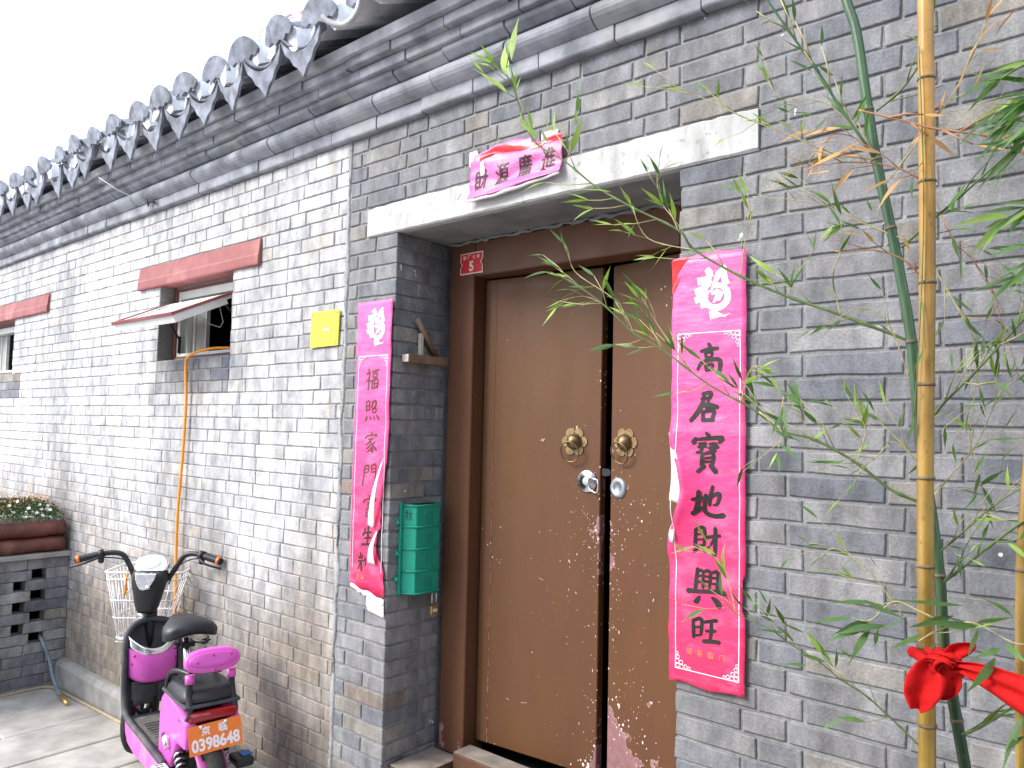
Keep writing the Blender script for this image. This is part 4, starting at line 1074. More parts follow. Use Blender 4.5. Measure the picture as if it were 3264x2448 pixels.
# ================================================================== LETTER BOX, PADLOCK, BRACKET on the door reveal
box = empty('letter_box', (0, 0, 0)); tag(box, 'green plastic newspaper box fixed to the brick reveal of the door', 'letter box')
XB = -2.396
prof = [(.064, 0), (.092, .062), (.224, .062), (.268, 0)]
def pb(y, d_, z): return (XB+d_, y, z)
zB0, zB1 = .712, 1.078
mb = MB().prism(prof, lambda y, d_, z: pb(y, d_, z), zB0+.004, zB1-.004); mb.obj('body', M['green_box'], box, bevel=.004)
mb = MB()
for z in (zB0+.004, zB0+.094, zB0+.184, zB0+.274, zB1-.006):
    mb.tube([pb(.0625, .004, z), pb(.0905, .065, z), pb(.2255, .065, z), pb(.268, .003, z)], .0045, 6)
mb.obj('rib', M['green_box'], box)
MB().box(XB-.003, XB+.010, .052, .0635, zB0-.004, zB1+.006).obj('hinge_edge', M['green_box'], box, bevel=.003)
for z in (zB1-.075, zB1-.20, zB0+.062):
    MB().box(XB-.002, XB+.006, .034, .052, z-.012, z+.012).obj('fixing_lug', M['green_box'], box, bevel=.003)
    MB().lathe([(.003, .0062), (.002, .009), (.0002, .0095)], (XB, .043, z), 'x', 8).obj('screw', M['steel'], box)
MB().box(XB+.012, XB+.045, .10, .215, zB1-.0035, zB1-.001).obj('slot', M['dark'], box)
for ch, z in zip('信报刊箱', (zB1-.055, zB1-.143, zB1-.232, zB1-.322)):
    writing(ch, .052, M['green_emb'], box, lambda x, y, t, z=z: (XB+.0622+t*1.5, .165+x, z+y), ext=.0011)
# hand-written mark on the slanting side
e1 = Vector((.062, .028, 0)).normalized()
writing('共大', .030, M['ink'], box, lambda x, y, t: (XB+.030+e1.x*(x*.55)-t*.4+.0*y+(-.0), .0640+.0135+e1.y*(x*.55)-.0012-t*.4, zB1-.045+y*1.5), ext=.0003)
MB().box(XB+.04, XB+.055, .205, .225, zB0-.014, zB0-.002).obj('hasp', M['green_box'], box, bevel=.002)

pad = empty('padlock', (0, 0, 0)); tag(pad, 'small brass padlock hanging under the green letter box', 'padlock')
px_, py_, pz_ = XB+.047, .218, zB0-.014
MB().tube([(px_, py_-.012, pz_-.05)]+[(px_, py_+.012*math.cos(PI-PI*i/8), pz_-.004+.012*math.sin(PI*i/8)) for i in range(9)]+[(px_, py_+.012, pz_-.05)], .0026, 8).obj('shackle', M['chrome'], pad)
MB().box(px_-.007, px_+.007, py_-.020, py_+.020, pz_-.087, pz_-.050).obj('lock_body', M['padbrass'], pad, bevel=.003)
MB().box(px_+.0072, px_+.0076, py_-.012, py_+.012, pz_-.075, pz_-.062).obj('stamp', M['enamel_cream'], pad)

brk = empty('wooden_bracket', (0, 0, 0)); tag(brk, 'brown painted bracket bar with a leaning round stick, fixed high on the door reveal', 'bracket')
MB().box(XB-.003, XB+.040, .045, .268, 1.662, 1.697).obj('bar', M['bar_wood'], brk, bevel=.002)
MB().box(XB-.0, XB+.038, .041, .0455, 1.664, 1.695).obj('bar_end', M['pale_wood'], brk, bevel=.001)
MB().box(XB+.006, XB+.022, .122, .140, 1.697, 1.79).obj('upright', M['pale_wood'], brk, bevel=.001)
MB().tube([(XB+.018, .222, 1.697), (XB+.022, .098, 1.848)], .0125, 12).obj('stick', M['bar_wood'], brk)

# ================================================================== HOSES AND WIRES
def smooth(pts, n=6):
    pts = [Vector(p) for p in pts]; out = []
    for i in range(len(pts)-1):
        p0, p1, p2, p3 = pts[max(0, i-1)], pts[i], pts[i+1], pts[min(len(pts)-1, i+2)]
        for q in range(n):
            t = q/n; out.append(.5*((2*p1)+(-p0+p2)*t+(2*p0-5*p1+4*p2-p3)*t*t+(-p0+3*p1-3*p2+p3)*t**3))
    out.append(pts[-1]); return out
h1 = MB().tube(smooth([(-3.76, .13, 1.79), (-3.85, .07, 1.80), (-3.95, .0, 1.79), (-4.06, -.035, 1.755), (-4.10, -.03, 1.70), (-4.095, -.022, 1.5), (-4.10, -.025, 1.2), (-4.115, -.03, .9), (-4.11, -.03, .66), (-4.07, -.04, .35), (-4.04, -.06, .0), (-4.03, -.09, -.28), (-4.1, -.12, -.335), (-4.3, -.11, -.34)]), .0078, 8).obj('orange_hose', M['orange_hose'])
tag(h1, 'orange hose hanging out of the open window down the wall', 'hose')
h3 = MB().tube(smooth([(-5.64, -.62, gz(-5.6)+.016), (-5.655, -.35, gz(-5.6)+.016), (-5.645, -.13, gz(-5.6)+.018), (-5.56, -.085, gz(-5.5)+.018), (-5.3, -.078, gz(-5.3)+.018), (-4.9, -.072, gz(-4.9)+.018), (-4.4, -.07, gz(-4.4)+.018), (-3.6, -.085, gz(-3.6)+.018)]), .010, 6).obj('tan_hose', M['rope'])
tag(h3, 'thin tan hose lying along the foot of the wall', 'hose')
wp = [on_y(213, 383, -.27), on_y(250, 408, -.2), on_y(290, 428, -.13), on_y(318, 437, -.055)]
wr = MB().tube(wp, .0022, 5).obj('eave_wire', M['wire']); tag(wr, 'thin pale wire running from the eave tiles down to the cornice', 'wire')
mb = MB(); e_ = Vector(wp[-1]); mb.tube([e_, e_+Vector((.05, .02, -.004)), e_+Vector((.085, .0, -.012))], .006, 6).tube([e_+Vector((-.02, -.01, .01)), e_+Vector((.03, 0, -.02))], .004, 6).tube([e_+Vector((.01, -.01, .018)), e_+Vector((.02, 0, -.03))], .004, 6)
mb.obj('clamp', M['greydirt'], wr)

# ================================================================== LATTICE PLANTER
PX = -5.66
lat = empty('lattice_planter_wall', (0, 0, 0)); tag(lat, 'low grey brick lattice wall with openings at the left edge', 'planter wall')
random.seed(41)
zc0 = .478; hh = .0685
rows = 12
mbs = []
for r in range(rows):
    zt = zc0-.004-hh*r; zc = zt-hh/2
    y = .0
    # rows 1.. up to 8 are pierced, alternating
    if 1 <= r <= 7:
        holes = [(-.135 if r % 2 else -.255)-.30*i for i in range(4)]
        hw = .088 if r % 2 else .070
        spans = []; cur = .0
        for hc in holes: spans.append((cur, hc)); cur = hc-hw
        spans.append((cur, -1.15))
    else:
        spans = []; cur = 0; ln = .12 if r % 2 else .25
        while cur > -1.15: spans.append((cur, max(-1.15, cur-ln))); cur -= ln; ln = .25
    for a, b in spans:
        L_ = a-b
        if L_ < .02: continue
        o = bpy.data.objects.new('brick', brick_mesh(L_-.004, hh-.004, .10, random.randrange(4), M['brick'])); COL.objects.link(o); o.parent = lat
        o.location = (PX, (a+b)/2, zc); o.rotation_euler = (0, 0, PI/2)
MB().box(PX-.11, PX+.035, -1.17, -.004, zc0, zc0+.030).obj('coping', M['plinth'], lat, bevel=.004)
MB().box(PX-.5, PX-.45, -1.15, -.0, -.45, zc0).obj('back_wall', M['dark'], lat)
MB().box(PX-.11, PX-.005, -1.15, -.002, -.5, zc0-hh*12).obj('footing', M['plinth'], lat)
MB().box(PX-.45, PX-.11, -1.17, -1.12, -.45, zc0).obj('end_wall', M['mortar'], lat)
planter = empty('log_planter', (0, 0, 0)); tag(planter, 'reddish varnished log planter of stacked logs on the lattice wall', 'planter')
def log(z, seed):
    pts = [(PX-.04, -.035-1.12*i/14, z+.003*math.sin(i*1.3+seed)) for i in range(15)]
    mb = MB().tube(pts, [.050+.003*math.sin(i*2.1+seed) for i in range(15)], 14)
    return mb.obj('log', M['log'], planter)
log(zc0+.030+.052, 0); log(zc0+.030+.155, 2)
MB().box(PX-.45, PX-.06, -1.15, -.03, zc0+.03, zc0+.22).obj('soil', M['joint'], planter)
# bedding plants: nobody could count them
random.seed(17); mb = MB()
def leafq(mb, p, d_, w, up):
    d_ = Vector(d_); s_ = d_.cross(Vector(up)); s_ = s_.normalized()*w if s_.length > 1e-6 else Vector((w, 0, 0)); p = Vector(p)
    mb.add([p, p+d_*.5+s_, p+d_, p+d_*.5-s_], [(0, 1, 2, 3)])
mb.cur = 0
ztop = zc0+.23
def mound(x, y): return .17*(1-((y+.60)/.62)**4*.4)*(1-((x-(PX-.22))/.24)**2*.55)*(1+.18*mnoise.noise(Vector((x*9, y*9, 0))))
for i in range(6500):
    x = PX-.22+random.uniform(-.21, .215); y = random.uniform(-1.15, -.045); h_ = mound(x, y)*random.random()**.45
    a = random.uniform(0, 2*PI); l = random.uniform(.014, .034); el = random.uniform(-.1, 1.1)
    mb.cur = 0 if random.random() < .90 else 1
    leafq(mb, (x, y, ztop-.02+h_), (l*math.cos(a)*math.cos(el), l*math.sin(a)*math.cos(el), l*math.sin(el)), random.uniform(.003, .006), (math.cos(a+1), math.sin(a+1), .3))
for i in range(1700):
    x = PX-.22+random.uniform(-.21, .20); y = random.uniform(-1.15, -.05); h_ = mound(x, y)*random.uniform(.95, 1.22)
    mb.cur = 1; a = random.uniform(0, 2*PI); l = random.uniform(.010, .022)
    leafq(mb, (x, y, ztop-.01+h_), (l*math.cos(a), l*math.sin(a), l*.5), random.uniform(.003, .006), (0, .2, 1))
o = mb.obj('bedding_plants', [M['greenleaf'], M['dryflower']], fix=False); tag(o, 'dense low green plants with dried brown flower heads growing in the log planter', 'plants', kind='stuff')
random.seed(23)
fm = MB()
for k in range(9):
    a = 2*PI*k/9; a2 = a+.5
    fm.add([(0, 0, 0), (.013*math.cos(a-.25), .013*math.sin(a-.25), .003), (.0155*math.cos(a), .0155*math.sin(a), .003), (.013*math.cos(a+.25), .013*math.sin(a+.25), .003)], [(0, 1, 2, 3)])
fm = fm.mesh('daisy', M['petal'])
for (dx, dy) in ((38, 1083), (80, 1108), (62, 1098), (90, 1100), (101, 1100), (108, 1101), (92, 1113), (70, 1117), (48, 1115), (20, 1092), (86, 1090), (103, 1092), (30, 1107)):
    p = on_x(dx, dy, PX+.02-random.random()*.08); o = bpy.data.objects.new('daisy', fm); COL.objects.link(o)
    o.location = p; o.rotation_euler = (random.uniform(-.3, .3), 1.0+random.uniform(-.3, .3), random.uniform(-.7, .3))
    o.scale = [random.uniform(.55, .95)]*3; tag(o, 'white daisy bloom scattered over the green plants in the log planter', 'flower', 'white daisies in the log planter')
# grey-blue hose with brass tip
bp = [on_x(85, 1372, PX-.05), on_x(95, 1393, PX+.045), on_x(107, 1425, PX+.06), on_x(114, 1460, PX+.10), on_x(123, 1487, PX+.2)]
tipa = on_z(130, 1503, gz(-5.3)+.03); tipb = on_z(146, 1521, gz(-5.2)+.022)
h2 = MB().tube(smooth([*bp, tipa]), .0115, 8).obj('garden_hose', M['blue_hose']); tag(h2, 'grey blue hose with brass tip coming out of the lattice wall', 'hose')
MB().tube([tipa, tipb], .0125, 10).obj('brass_tip', M['padbrass'], h2)

# ================================================================== ROOFTOP SIGN FAR BEHIND
sg = empty('rooftop_sign', (0, 0, 0)); tag(sg, 'glare-paled pink lettered sign on a pale rooftop frame far behind the tiles', 'sign')
YS = 9.0
mb = MB()
for (a, b, c, d_) in ((590, -40, 555, 110), (610, -40, 577, 110), (700, -60, 640, 110), (740, -60, 690, 110), (640, -60, 600, 110)):
    mb.tube([on_y(a, b, YS), on_y(c, d_, YS)], .022, 5)
mb.tube([on_y(545, 70, YS), on_y(760, -10, YS)], .02, 5).tube([on_y(560, 40, YS), on_y(760, -40, YS)], .02, 5)
mb.obj('sign_frame', M['pale_metal'], sg)
mb = MB()
for pts in (((573, 58), (583, 57), (588, 50), (598, 48)), ((610, 40), (622, 33), (630, 30)), ((648, 26), (656, 22), (668, 14), (680, 8)), ((662, 3), (672, 8), (684, 10)), ((700, 22), (708, 26), (722, 30))):
    mb.tube([on_y(a, b, YS-.08) for a, b in pts], .05, 5)
mb.obj('sign_letters', M['glare_sign'], sg)

# ================================================================== SCOOTER
A_ = math.atan2(.17, -.985)
sc_ = empty('electric_scooter', (-3.017, -.381, -.31), A_); tag(sc_, 'pink and black electric scooter with white wire basket parked by the wall', 'scooter')
def S(m, name, mat, bevel=0, parent=None, **k): return m.obj(name, mat, parent or sc_, bevel=bevel, **k)
# wheels
def wheel(cx, r, tyre, steer=0.0, motor=False):
    w = empty('wheel', (cx, 0, r), steer, sc_)
    n = 32; mb = MB(); mb.tube([((r-tyre)*math.cos(2*PI*k/n), 0, (r-tyre)*math.sin(2*PI*k/n)) for k in range(n)], tyre, 10, closed=True); mb.obj('tyre', M['rubber'], w)
    mb = MB(); mb.tube([((r-tyre*2)*math.cos(2*PI*k/n), 0, (r-tyre*2)*math.sin(2*PI*k/n)) for k in range(n)], .012, 6, closed=True)
    for k in range(5): a = 2*PI*k/5; mb.tube([(0, 0, 0), ((r-tyre*2)*math.cos(a), 0, (r-tyre*2)*math.sin(a))], .011, 6)
    mb.lathe([(.0, -.045), (.055 if motor else .03, -.045), (.06 if motor else .03, .045), (0, .045)], (0, 0, 0), 'y', 20)
    mb.obj('rim', M['black'], w)
    return w
wheel(.045, .195, .035, 0, True); ST = -math.radians(37)
wheel(1.07, .185, .032, ST)
def steer(p, px=1.0):       # turn a point about the steering axis
    x, y, z = p; ax = px+(.62-z)*.10; c, s_ = math.cos(ST), math.sin(ST); u = x-ax
    return (ax+u*c-y*s_, u*s_+y*c, z)
# fork, stem
S(MB().tube([steer((1.0, 0, .62)), steer((1.01, .0, .44))], .018, 10).tube([steer((1.01, .0, .44)), steer((1.015, .055, .42)), steer((1.07, .055, .185))], .012, 8).tube([steer((1.01, .0, .44)), steer((1.015, -.055, .42)), steer((1.07, -.055, .185))], .012, 8), 'fork', M['black'])
fd = MB(); 
fd.grid(14, 6, lambda u, v: steer((1.07+.215*math.cos(.35+2.3*u), (v-.5)*.085*(1), .19+.215*math.sin(.35+2.3*u)-.012*(2*v-1)**2)))
S(fd, 'front_mudguard', M['pink_dirty'], solid=.003)
S(MB().tube([(.985, 0, .50), (.990, 0, .78)], .024, 14).tube([(.988, 0, .69), (.989, 0, .735)], .035, 14), 'head_tube', M['black'])
S(MB().tube([steer((.96, .0, .70)), steer((.975, .045, .715)), steer((.98, .06, .70))], .007, 6), 'cable_clip', M['steel'])
# wedge-shaped cover under the display
mb = MB()
sec = [(.735, .040, .036), (.755, .052, .042), (.785, .060, .048), (.83, .070, .052), (.88, .082, .055), (.92, .090, .05), (.95, .080, .04)]
vs = []; n = 16
for z, hw, hd_ in sec:
    for k in range(n):
        a = 2*PI*k/n; ca, sa = math.cos(a), math.sin(a)
        vs.append(steer((.985-.04+ (z-.7)*-.02 + hd_*math.copysign(abs(ca)**.7, ca), hw*math.copysign(abs(sa)**.7, sa), z)))
fs = [(i*n+k, i*n+(k+1) % n, (i+1)*n+(k+1) % n, (i+1)*n+k) for i in range(len(sec)-1) for k in range(n)]+[tuple((len(sec)-1)*n+k for k in range(n)), tuple(reversed(range(n)))]
mb.add(vs, fs, True); S(mb, 'steering_cover', M['black'])
# display pod: silver hood tilted to the rider
Mt = Matrix.Rotation(ST, 3, 'Z') @ Matrix.Rotation(-.75, 3, 'Y')
pc = Vector(steer((.945, 0, .968)))
pod = empty('display', (0, 0, 0), parent=sc_)
def shield_out(w, h):
    o = []
    for t in [PI*i/24*2 for i in range(24)]:
        c_, s__ = math.cos(t), math.sin(t); ww = w*(1 if s__ > 0 else 1-.38*abs(s__)**1.5); o.append((ww*math.copysign(abs(c_)**.75, c_), h*math.copysign(abs(s__)**.9, s__)))
    return o
def podp(u, v, t): return pc+Mt @ Vector((v, -u, t))
def loft(mb, rings, place):
    n = len(rings[0][0]); vs = []
    for out, t in rings: vs += [place(u, v, t) for u, v in out]
    fs = [(i*n+k, i*n+(k+1) % n, (i+1)*n+(k+1) % n, (i+1)*n+k) for i in range(len(rings)-1) for k in range(n)]
    fs += [tuple((len(rings)-1)*n+k for k in range(n)), tuple(reversed(range(n)))]
    mb.add(vs, fs, True); return mb
loft(MB(), [(shield_out(.060, .050), -.055), (shield_out(.083, .066), -.02), (shield_out(.090, .072), .0), (shield_out(.086, .068), .010), (shield_out(.068, .052), .012)], podp).obj('hood', M['chrome'], pod)
loft(MB(), [(shield_out(.050, .034), .0115), (shield_out(.047, .031), .0145), (shield_out(.03, .02), .0155)], podp).obj('gauge', M['screen'], pod)
# silver tongue with key below
mb = MB(); tp = [(.052, .0), (.046, -.030), (.034, -.055), (.018, -.074), (0, -.080), (-.018, -.074), (-.034, -.055), (-.046, -.030), (-.052, .0)]
mb.prism(tp, lambda u, v, t: Vector(steer((.885-v*-.18+t, -u, .938+v))), -.006, .014); mb.obj('silver_tongue', M['chrome'], pod, bevel=.003)
kp = Vector(steer((.868, -.022, .872)))
MB().ell(kp, .012, .012, .012, 12, 8).obj('key_switch', M['steel'], pod)
# handlebars
for sgn in (1, -1):
    nm = 'handlebar'
    hb = MB().tube(smooth([steer(p) for p in [(.97, .055*sgn, .88), (.965, .092*sgn, .915), (.962, .125*sgn, .975), (.955, .155*sgn, 1.018), (.945, .20*sgn, 1.030), (.93, .26*sgn, 1.024)]], 5), .0135, 10).obj(nm, M['black'], sc_)
    g0, g1 = Vector(steer((.925, .255*sgn, 1.024))), Vector(steer((.895, .362*sgn, .999 if sgn > 0 else 1.0)))
    dd = (g1-g0)
    gp = [g0+dd*(i/12) for i in range(13)]
    MB().tube(gp, [.0185 if i % 2 else .0175 for i in range(13)], 12).obj('grip', M['black_gloss'], hb)
    MB().tube([g0+dd*.80, g0+dd*.93], .0205, 12).obj('orange_band', M['orange_band'], hb)
    MB().tube([g0+dd*-.14, g0+dd*.06], .024, 12).obj('control_collar', M['black'], hb)
    q = g0+dd*-.04+Vector((0, 0, -.030)); MB().ell(q, .016, .014, .016, 10, 8, p=.7).obj('switch_box', M['black'], hb)
    q2 = q+Vector((.020, -.004, -.004)); MB().ell(q2, .010, .011, .008, 10, 8, p=.6).obj('switch_button', M['green_btn'] if sgn > 0 else M['red_btn'], hb)
    l0 = g0+dd*-.05; MB().tube(smooth([l0+Vector((-.03, .02, -.012)), l0+dd*.45+Vector((-.035, .03, -.024)), l0+dd*1.12+Vector((-.01, .012, -.030))]), [.006]*12+[.008], 6).obj('brake_lever', M['black'], hb)
    MB().tube(smooth([l0+Vector((-.02, .01, -.012)), steer((.99, .17*sgn, .99)), steer((.99, .11*sgn, .95)), steer((1.01, .07*sgn, .86))]), .0035, 5).obj('brake_cable', M['black'], hb)
# basket
bk = empty('basket', (0, 0, 0), parent=sc_)
def bkp(u, v, h_):   # u forward in the steered frame, v left, h up
    return Vector(steer((1.19+u, v+.085, .545+h_*1.28)))
def rrect(a, b, r, n=6):
    o = []
    for cx, cy, t0 in ((a-r, b-r, 0), (-a+r, b-r, PI/2), (-a+r, -b+r, PI), (a-r, -b+r, 3*PI/2)):
        for i in range(n+1): t = t0+PI/2*i/n; o.append((cx+r*math.cos(t), cy+r*math.sin(t)))
    return o
def ringat(f): a, b = .090+.050*f, .112+.088*f; return rrect(a, b, .035)
mb = MB()
for f, rad in ((1.0, .0062), (.90, .005), (.60, .0036), (.35, .0036), (.06, .0042)):
    mb.tube([bkp(u-(.02*(1-f)), v, .285*f) for u, v in ringat(f)], rad, 6, closed=True)
tr, brr = ringat(1.0), ringat(0)
N_ = len(tr)
def per(ring, s_):
    L_ = [math.dist(ring[i], ring[(i+1) % len(ring)]) for i in range(len(ring))]; tot = sum(L_); s_ = (s_ % 1)*tot
    for i, l in enumerate(L_):
        if s_ <= l: t = s_/l; a, b = ring[i], ring[(i+1) % len(ring)]; return (a[0]+(b[0]-a[0])*t, a[1]+(b[1]-a[1])*t)
        s_ -= l
    return ring[0]
for k in range(36):
    a, b = per(tr, k/36), per(brr, k/36); mb.tube([bkp(a[0], a[1], .285), bkp(b[0]-.02, b[1], 0)], .0024, 4)
for k in range(-3, 4): mb.tube([bkp(-.115, k*.034, 0), bkp(.075, k*.034, 0)], .0018, 4)
for k in range(-2, 3): mb.tube([bkp(-.02+k*.038, -.118, 0), bkp(-.02+k*.038, .118, 0)], .0018, 4)
mb.obj('wire_cage', M['white_wire'], bk)
mb = MB().tube([bkp(-.139, .075, .29), bkp(-.146, .077, .25), bkp(-.143, .075, .22), bkp(-.147, .078, .18)], [.007, .004, .008, .003], 6).obj('ribbon', M['orange_hose'], bk)
S(MB().tube([steer((1.03, 0, .64)), steer((1.10, 0, .625)), steer((1.2, 0, .628))], .008, 6).tube([steer((1.10, -.07, .628)), steer((1.10, .07, .628))], .007, 6), 'basket_bracket', M['black'])
S(MB().obox(steer((1.10, .01, .585)), Vector(steer((.04, 0, 0)))*0+Vector((.05, .0, 0)), (0, .075, 0), (0, 0, .035)), 'headlamp_box', M['black'], bevel=.012)
# leg shield
def shp(u, v, t):           # u: lateral, v: height 0..1 ; surface of the black shield
    return None
mb = MB()
def shield_w(z): return .128 if z < .60 else .128*math.sqrt(max(.0, 1-((z-.60)/.088)**2))
zz = [.29, .31, .35, .42, .50, .58, .61, .64, .66, .675, .685]
mb.grid(10, len(zz)-1, lambda u, v: (.872+.09*((zz[round(v*(len(zz)-1))]-.29)/.4)+.035*(1-(2*u-1)**2), (2*u-1)*max(.02, shield_w(zz[round(v*(len(zz)-1))])), zz[round(v*(len(zz)-1))]))
S(mb, 'leg_shield', M['greydirt'], solid=.006)
fr = [(.20, .13, .262), (.38, .132, .268), (.58, .132, .272), (.74, .132, .272), (.83, .132, .285), (.868, .132, .33), (.885, .132, .42), (.90, .130, .52), (.92, .126, .60), (.940, .108, .65), (.955, .07, .683), (.962, .0, .697)]
frs = smooth(fr, 4); S(MB().tube(frs+[Vector((p.x, -p.y, p.z)) for p in reversed(frs[:-1])], .0145, 8), 'edge_tube', M['greydirt'])
# storage panel, chrome rim
def pan(u, v):
    y = (2*u-1)*.112; zt = .562-.012*math.sin(u*PI)*1.6+.022*abs(2*u-1)**2; zb = .412+.030*abs(2*u-1)**3
    z = zb+(zt-zb)*v; x = .905-.052*(1-abs(2*u-1)**2.4)-.030*math.sin(v*PI*.6+.3)+.03*v; return (x, y, z)
S(MB().grid(20, 12, pan), 'storage_panel', M['pink'], solid=.006)
def rim_(u, v):
    x, y, z = pan(u, 1); return (x-.004+.012*v, y*1.01, z-.004+.030*v*(1+.8*abs(2*u-1)**2))
S(MB().grid(20, 4, rim_), 'chrome_rim', M['chrome'], solid=.004)
S(MB().grid(8, 4, lambda u, v: (.872+.0*u+.03*v, (2*u-1)*.105, .50+.05*v)), 'pocket_floor', M['black'])
S(MB().box(.866, .872, -.10, .10, .33, .42).box(.855, .875, -.09, -.02, .31, .40).box(.855, .875, .0, .09, .31, .40), 'lower_moulding', M['greydirt'], bevel=.006)
for (yy, z) in ((.094, .555),): S(MB().ell((.868, yy, z-.01), .004, .007, .007, 10, 6), 'screw', M['brass'])
# footboard
S(MB().box(.26, .86, -.126, .126, .232, .262), 'footboard', M['greydirt'], bevel=.01)
S(MB().box(.40, .80, -.105, .105, .2625, .268), 'floor_mat', M['mat_dirt'], bevel=.002)
mb = MB()
for i in range(7): mb.box(.50+.03*i, .512+.03*i, .0+.004*i*0, .085, .268, .2705); mb.box(.50+.03*i, .512+.03*i, -.085, -.0-.01, .268, .2705)
S(mb, 'mat_rib', M['greydirt'])
S(MB().box(.42, .50, -.05, .03, .2708, .276), 'blue_cloth', M['blue'], bevel=.002)
# pink side skirts under the deck
for s_ in (1, -1):
    S(MB().prism([(.86, .262), (.845, .20), (.80, .16), (.69, .145), (.45, .15), (.26, .19), (.20, .25), (.20, .262)], lambda u, v, t: (u, t*s_, v), .108, .128), 'side_skirt', M['pink_dirty'], bevel=.006)
S(MB().box(.28, .84, -.10, .10, .15, .232), 'battery_box', M['black'], bevel=.01)
# rear body: pink shell sides and black lid
def bodyprof(s_):
    return [(.36, .262), (.30, .262), (.20, .24), (.16, .30), (.115, .37), (.0, .375), (-.01, .43), (.0, .485), (.10, .515), (.22, .535), (.30, .535), (.345, .50), (.36, .42)]
for s_ in (1, -1):
    S(MB().prism(bodyprof(s_), lambda u, v, t: (u, t*s_, v), .065, .112), 'body_side', M['pink'], bevel=.014)
S(MB().prism([(.355, .27), (.25, .27), (.16, .38), (.01, .40), (.02, .48), (.30, .53), (.35, .48)], lambda u, v, t: (u, t, v), -.064, .064), 'body_core', M['black'], bevel=.008)
S(MB().tube([(.255, .115, .365), (.21, .122, .36), (.185, .122, .33)], [.014, .018, .014], 8), 'lock_cover', M['steel'])
# rear cushion
loft_c = [(.112, .546), (.116, .556), (.112, .572), (.098, .594), (.075, .602)]
mb = MB(); vs = []; n = 28
for i, (hw, z) in enumerate(loft_c):
    k_ = hw/.116
    for k in range(n):
        a = 2*PI*k/n; ca, sa = math.cos(a), math.sin(a); vs.append((.165+.150*k_*math.copysign(abs(ca)**.45, ca), hw*math.copysign(abs(sa)**.45, sa), z+.010*math.cos(a)*-1*0))
fs = [(i*n+k, i*n+(k+1) % n, (i+1)*n+(k+1) % n, (i+1)*n+k) for i in range(len(loft_c)-1) for k in range(n)]+[tuple((len(loft_c)-1)*n+k for k in range(n)), tuple(reversed(range(n)))]
mb.add(vs, fs, True); S(mb, 'rear_cushion', M['black_gloss'])
S(MB().box(.008, .33, -.116, .116, .530, .546), 'lid', M['greydirt'], bevel=.008)
# backrest
br_ = empty('backrest', (0, 0, 0), parent=sc_)
def lens_out(w, h): return [(w*math.copysign(abs(math.cos(t))**.72, math.cos(t)), h*math.copysign(abs(math.sin(t))**.9, math.sin(t))) for t in [2*PI*i/32 for i in range(32)]]
def bkr(u, v, t): return (.045-t+v*.35, u, .712+v*.94)
loft(MB(), [(lens_out(.095, .030), -.026), (lens_out(.112, .046), -.015), (lens_out(.116, .050), .0), (lens_out(.112, .046), .014), (lens_out(.104, .040), .0175)], bkr).obj('pad_shell', M['pink'], br_)
loft(MB(), [(lens_out(.099, .031), .0178), (lens_out(.096, .029), .0205), (lens_out(.06, .015), .021)], lambda u, v, t: bkr(u, v+.006, t)).obj('pad_panel', M['pink'], br_)
mb = MB()
for u, v in ((.066, .0), (-.0, .022), (-.075, .018), (-.004, -.036)): 
    p = Vector(bkr(u, v, .021)); mb.ell(p, .003, .0055, .0055, 10, 6)
mb.obj('pad_screw', simple('dark_pink_cap', (.4, .05, .2), .5), br_)
for s_ in (1, -1):
    MB().tube([(.055, .086*s_, .66), (.050, .086*s_, .625)], .019, 12).obj('socket', M['pink'], br_)
    MB().tube(smooth([(.052, .086*s_, .64), (.045, .088*s_, .58), (.02, .090*s_, .53), (.012, .092*s_, .50), (.05, .098*s_, .475), (.09, .10*s_, .475)], 5), .0135, 10).obj('rod', M['black'], br_)
    MB().tube(smooth([(.30, .098*s_, .50), (.30, .10*s_, .57), (.26, .10*s_, .622), (.19, .09*s_, .645), (.12, .06*s_, .64)], 5), .011, 8).obj('grab_rail', M['black'], br_)
# tail lamp
S(loft(MB(), [([(-.098, .430), (.098, .430), (.102, .476), (-.102, .476)], .0), ([(-.088, .435), (.088, .435), (.092, .470), (-.092, .470)], .022)], lambda u, v, t: (.010-t-(v-.4)*-.1, u*1.04, v+.046)), 'tail_lamp', M['lamp_red'], bevel=.006)
S(MB().box(.0, .04, -.104, .104, .448, .466), 'lamp_tray', M['greydirt'], bevel=.004)
# number plate
npl = empty('registration_plate', (0, 0, 0), parent=sc_)
th = .30; roll = .035
def npp(u, v, t):
    uu = u*math.cos(roll)-v*math.sin(roll); vv = u*math.sin(roll)+v*math.cos(roll)
    return (-.034-t+vv*math.sin(th)*1.0, -uu, .424+vv*math.cos(th))
MB().prism([(-.107, -.055), (.107, -.055), (.108, .055), (-.108, .055)], npp, -.0008, .0008).obj('plate', M['orange'], npl)
writing('0398648', .063, M['white_ink'], npl, lambda x, y, z: npp(x*.88, y*1.0-.020, .0012+z*.3), bold=.0022, ext=.0003)
writing('京', .038, M['white_ink'], npl, lambda x, y, z: npp(x-.038, y+.029, .0012+z*.3), bold=.0009, ext=.0003)
writing('临', .038, M['white_ink'], npl, lambda x, y, z: npp(x+.032, y+.030, .0012+z*.3), bold=.0009, ext=.0003)
for u in (-.055, .045): MB().ell(Vector(npp(u, .046, .003)), .004, .008, .008, 10, 6).obj('plate_bolt', M['chrome'], npl)
S(MB().box(-.025, .03, -.05, .05, .44, .452), 'plate_bracket', M['black'])
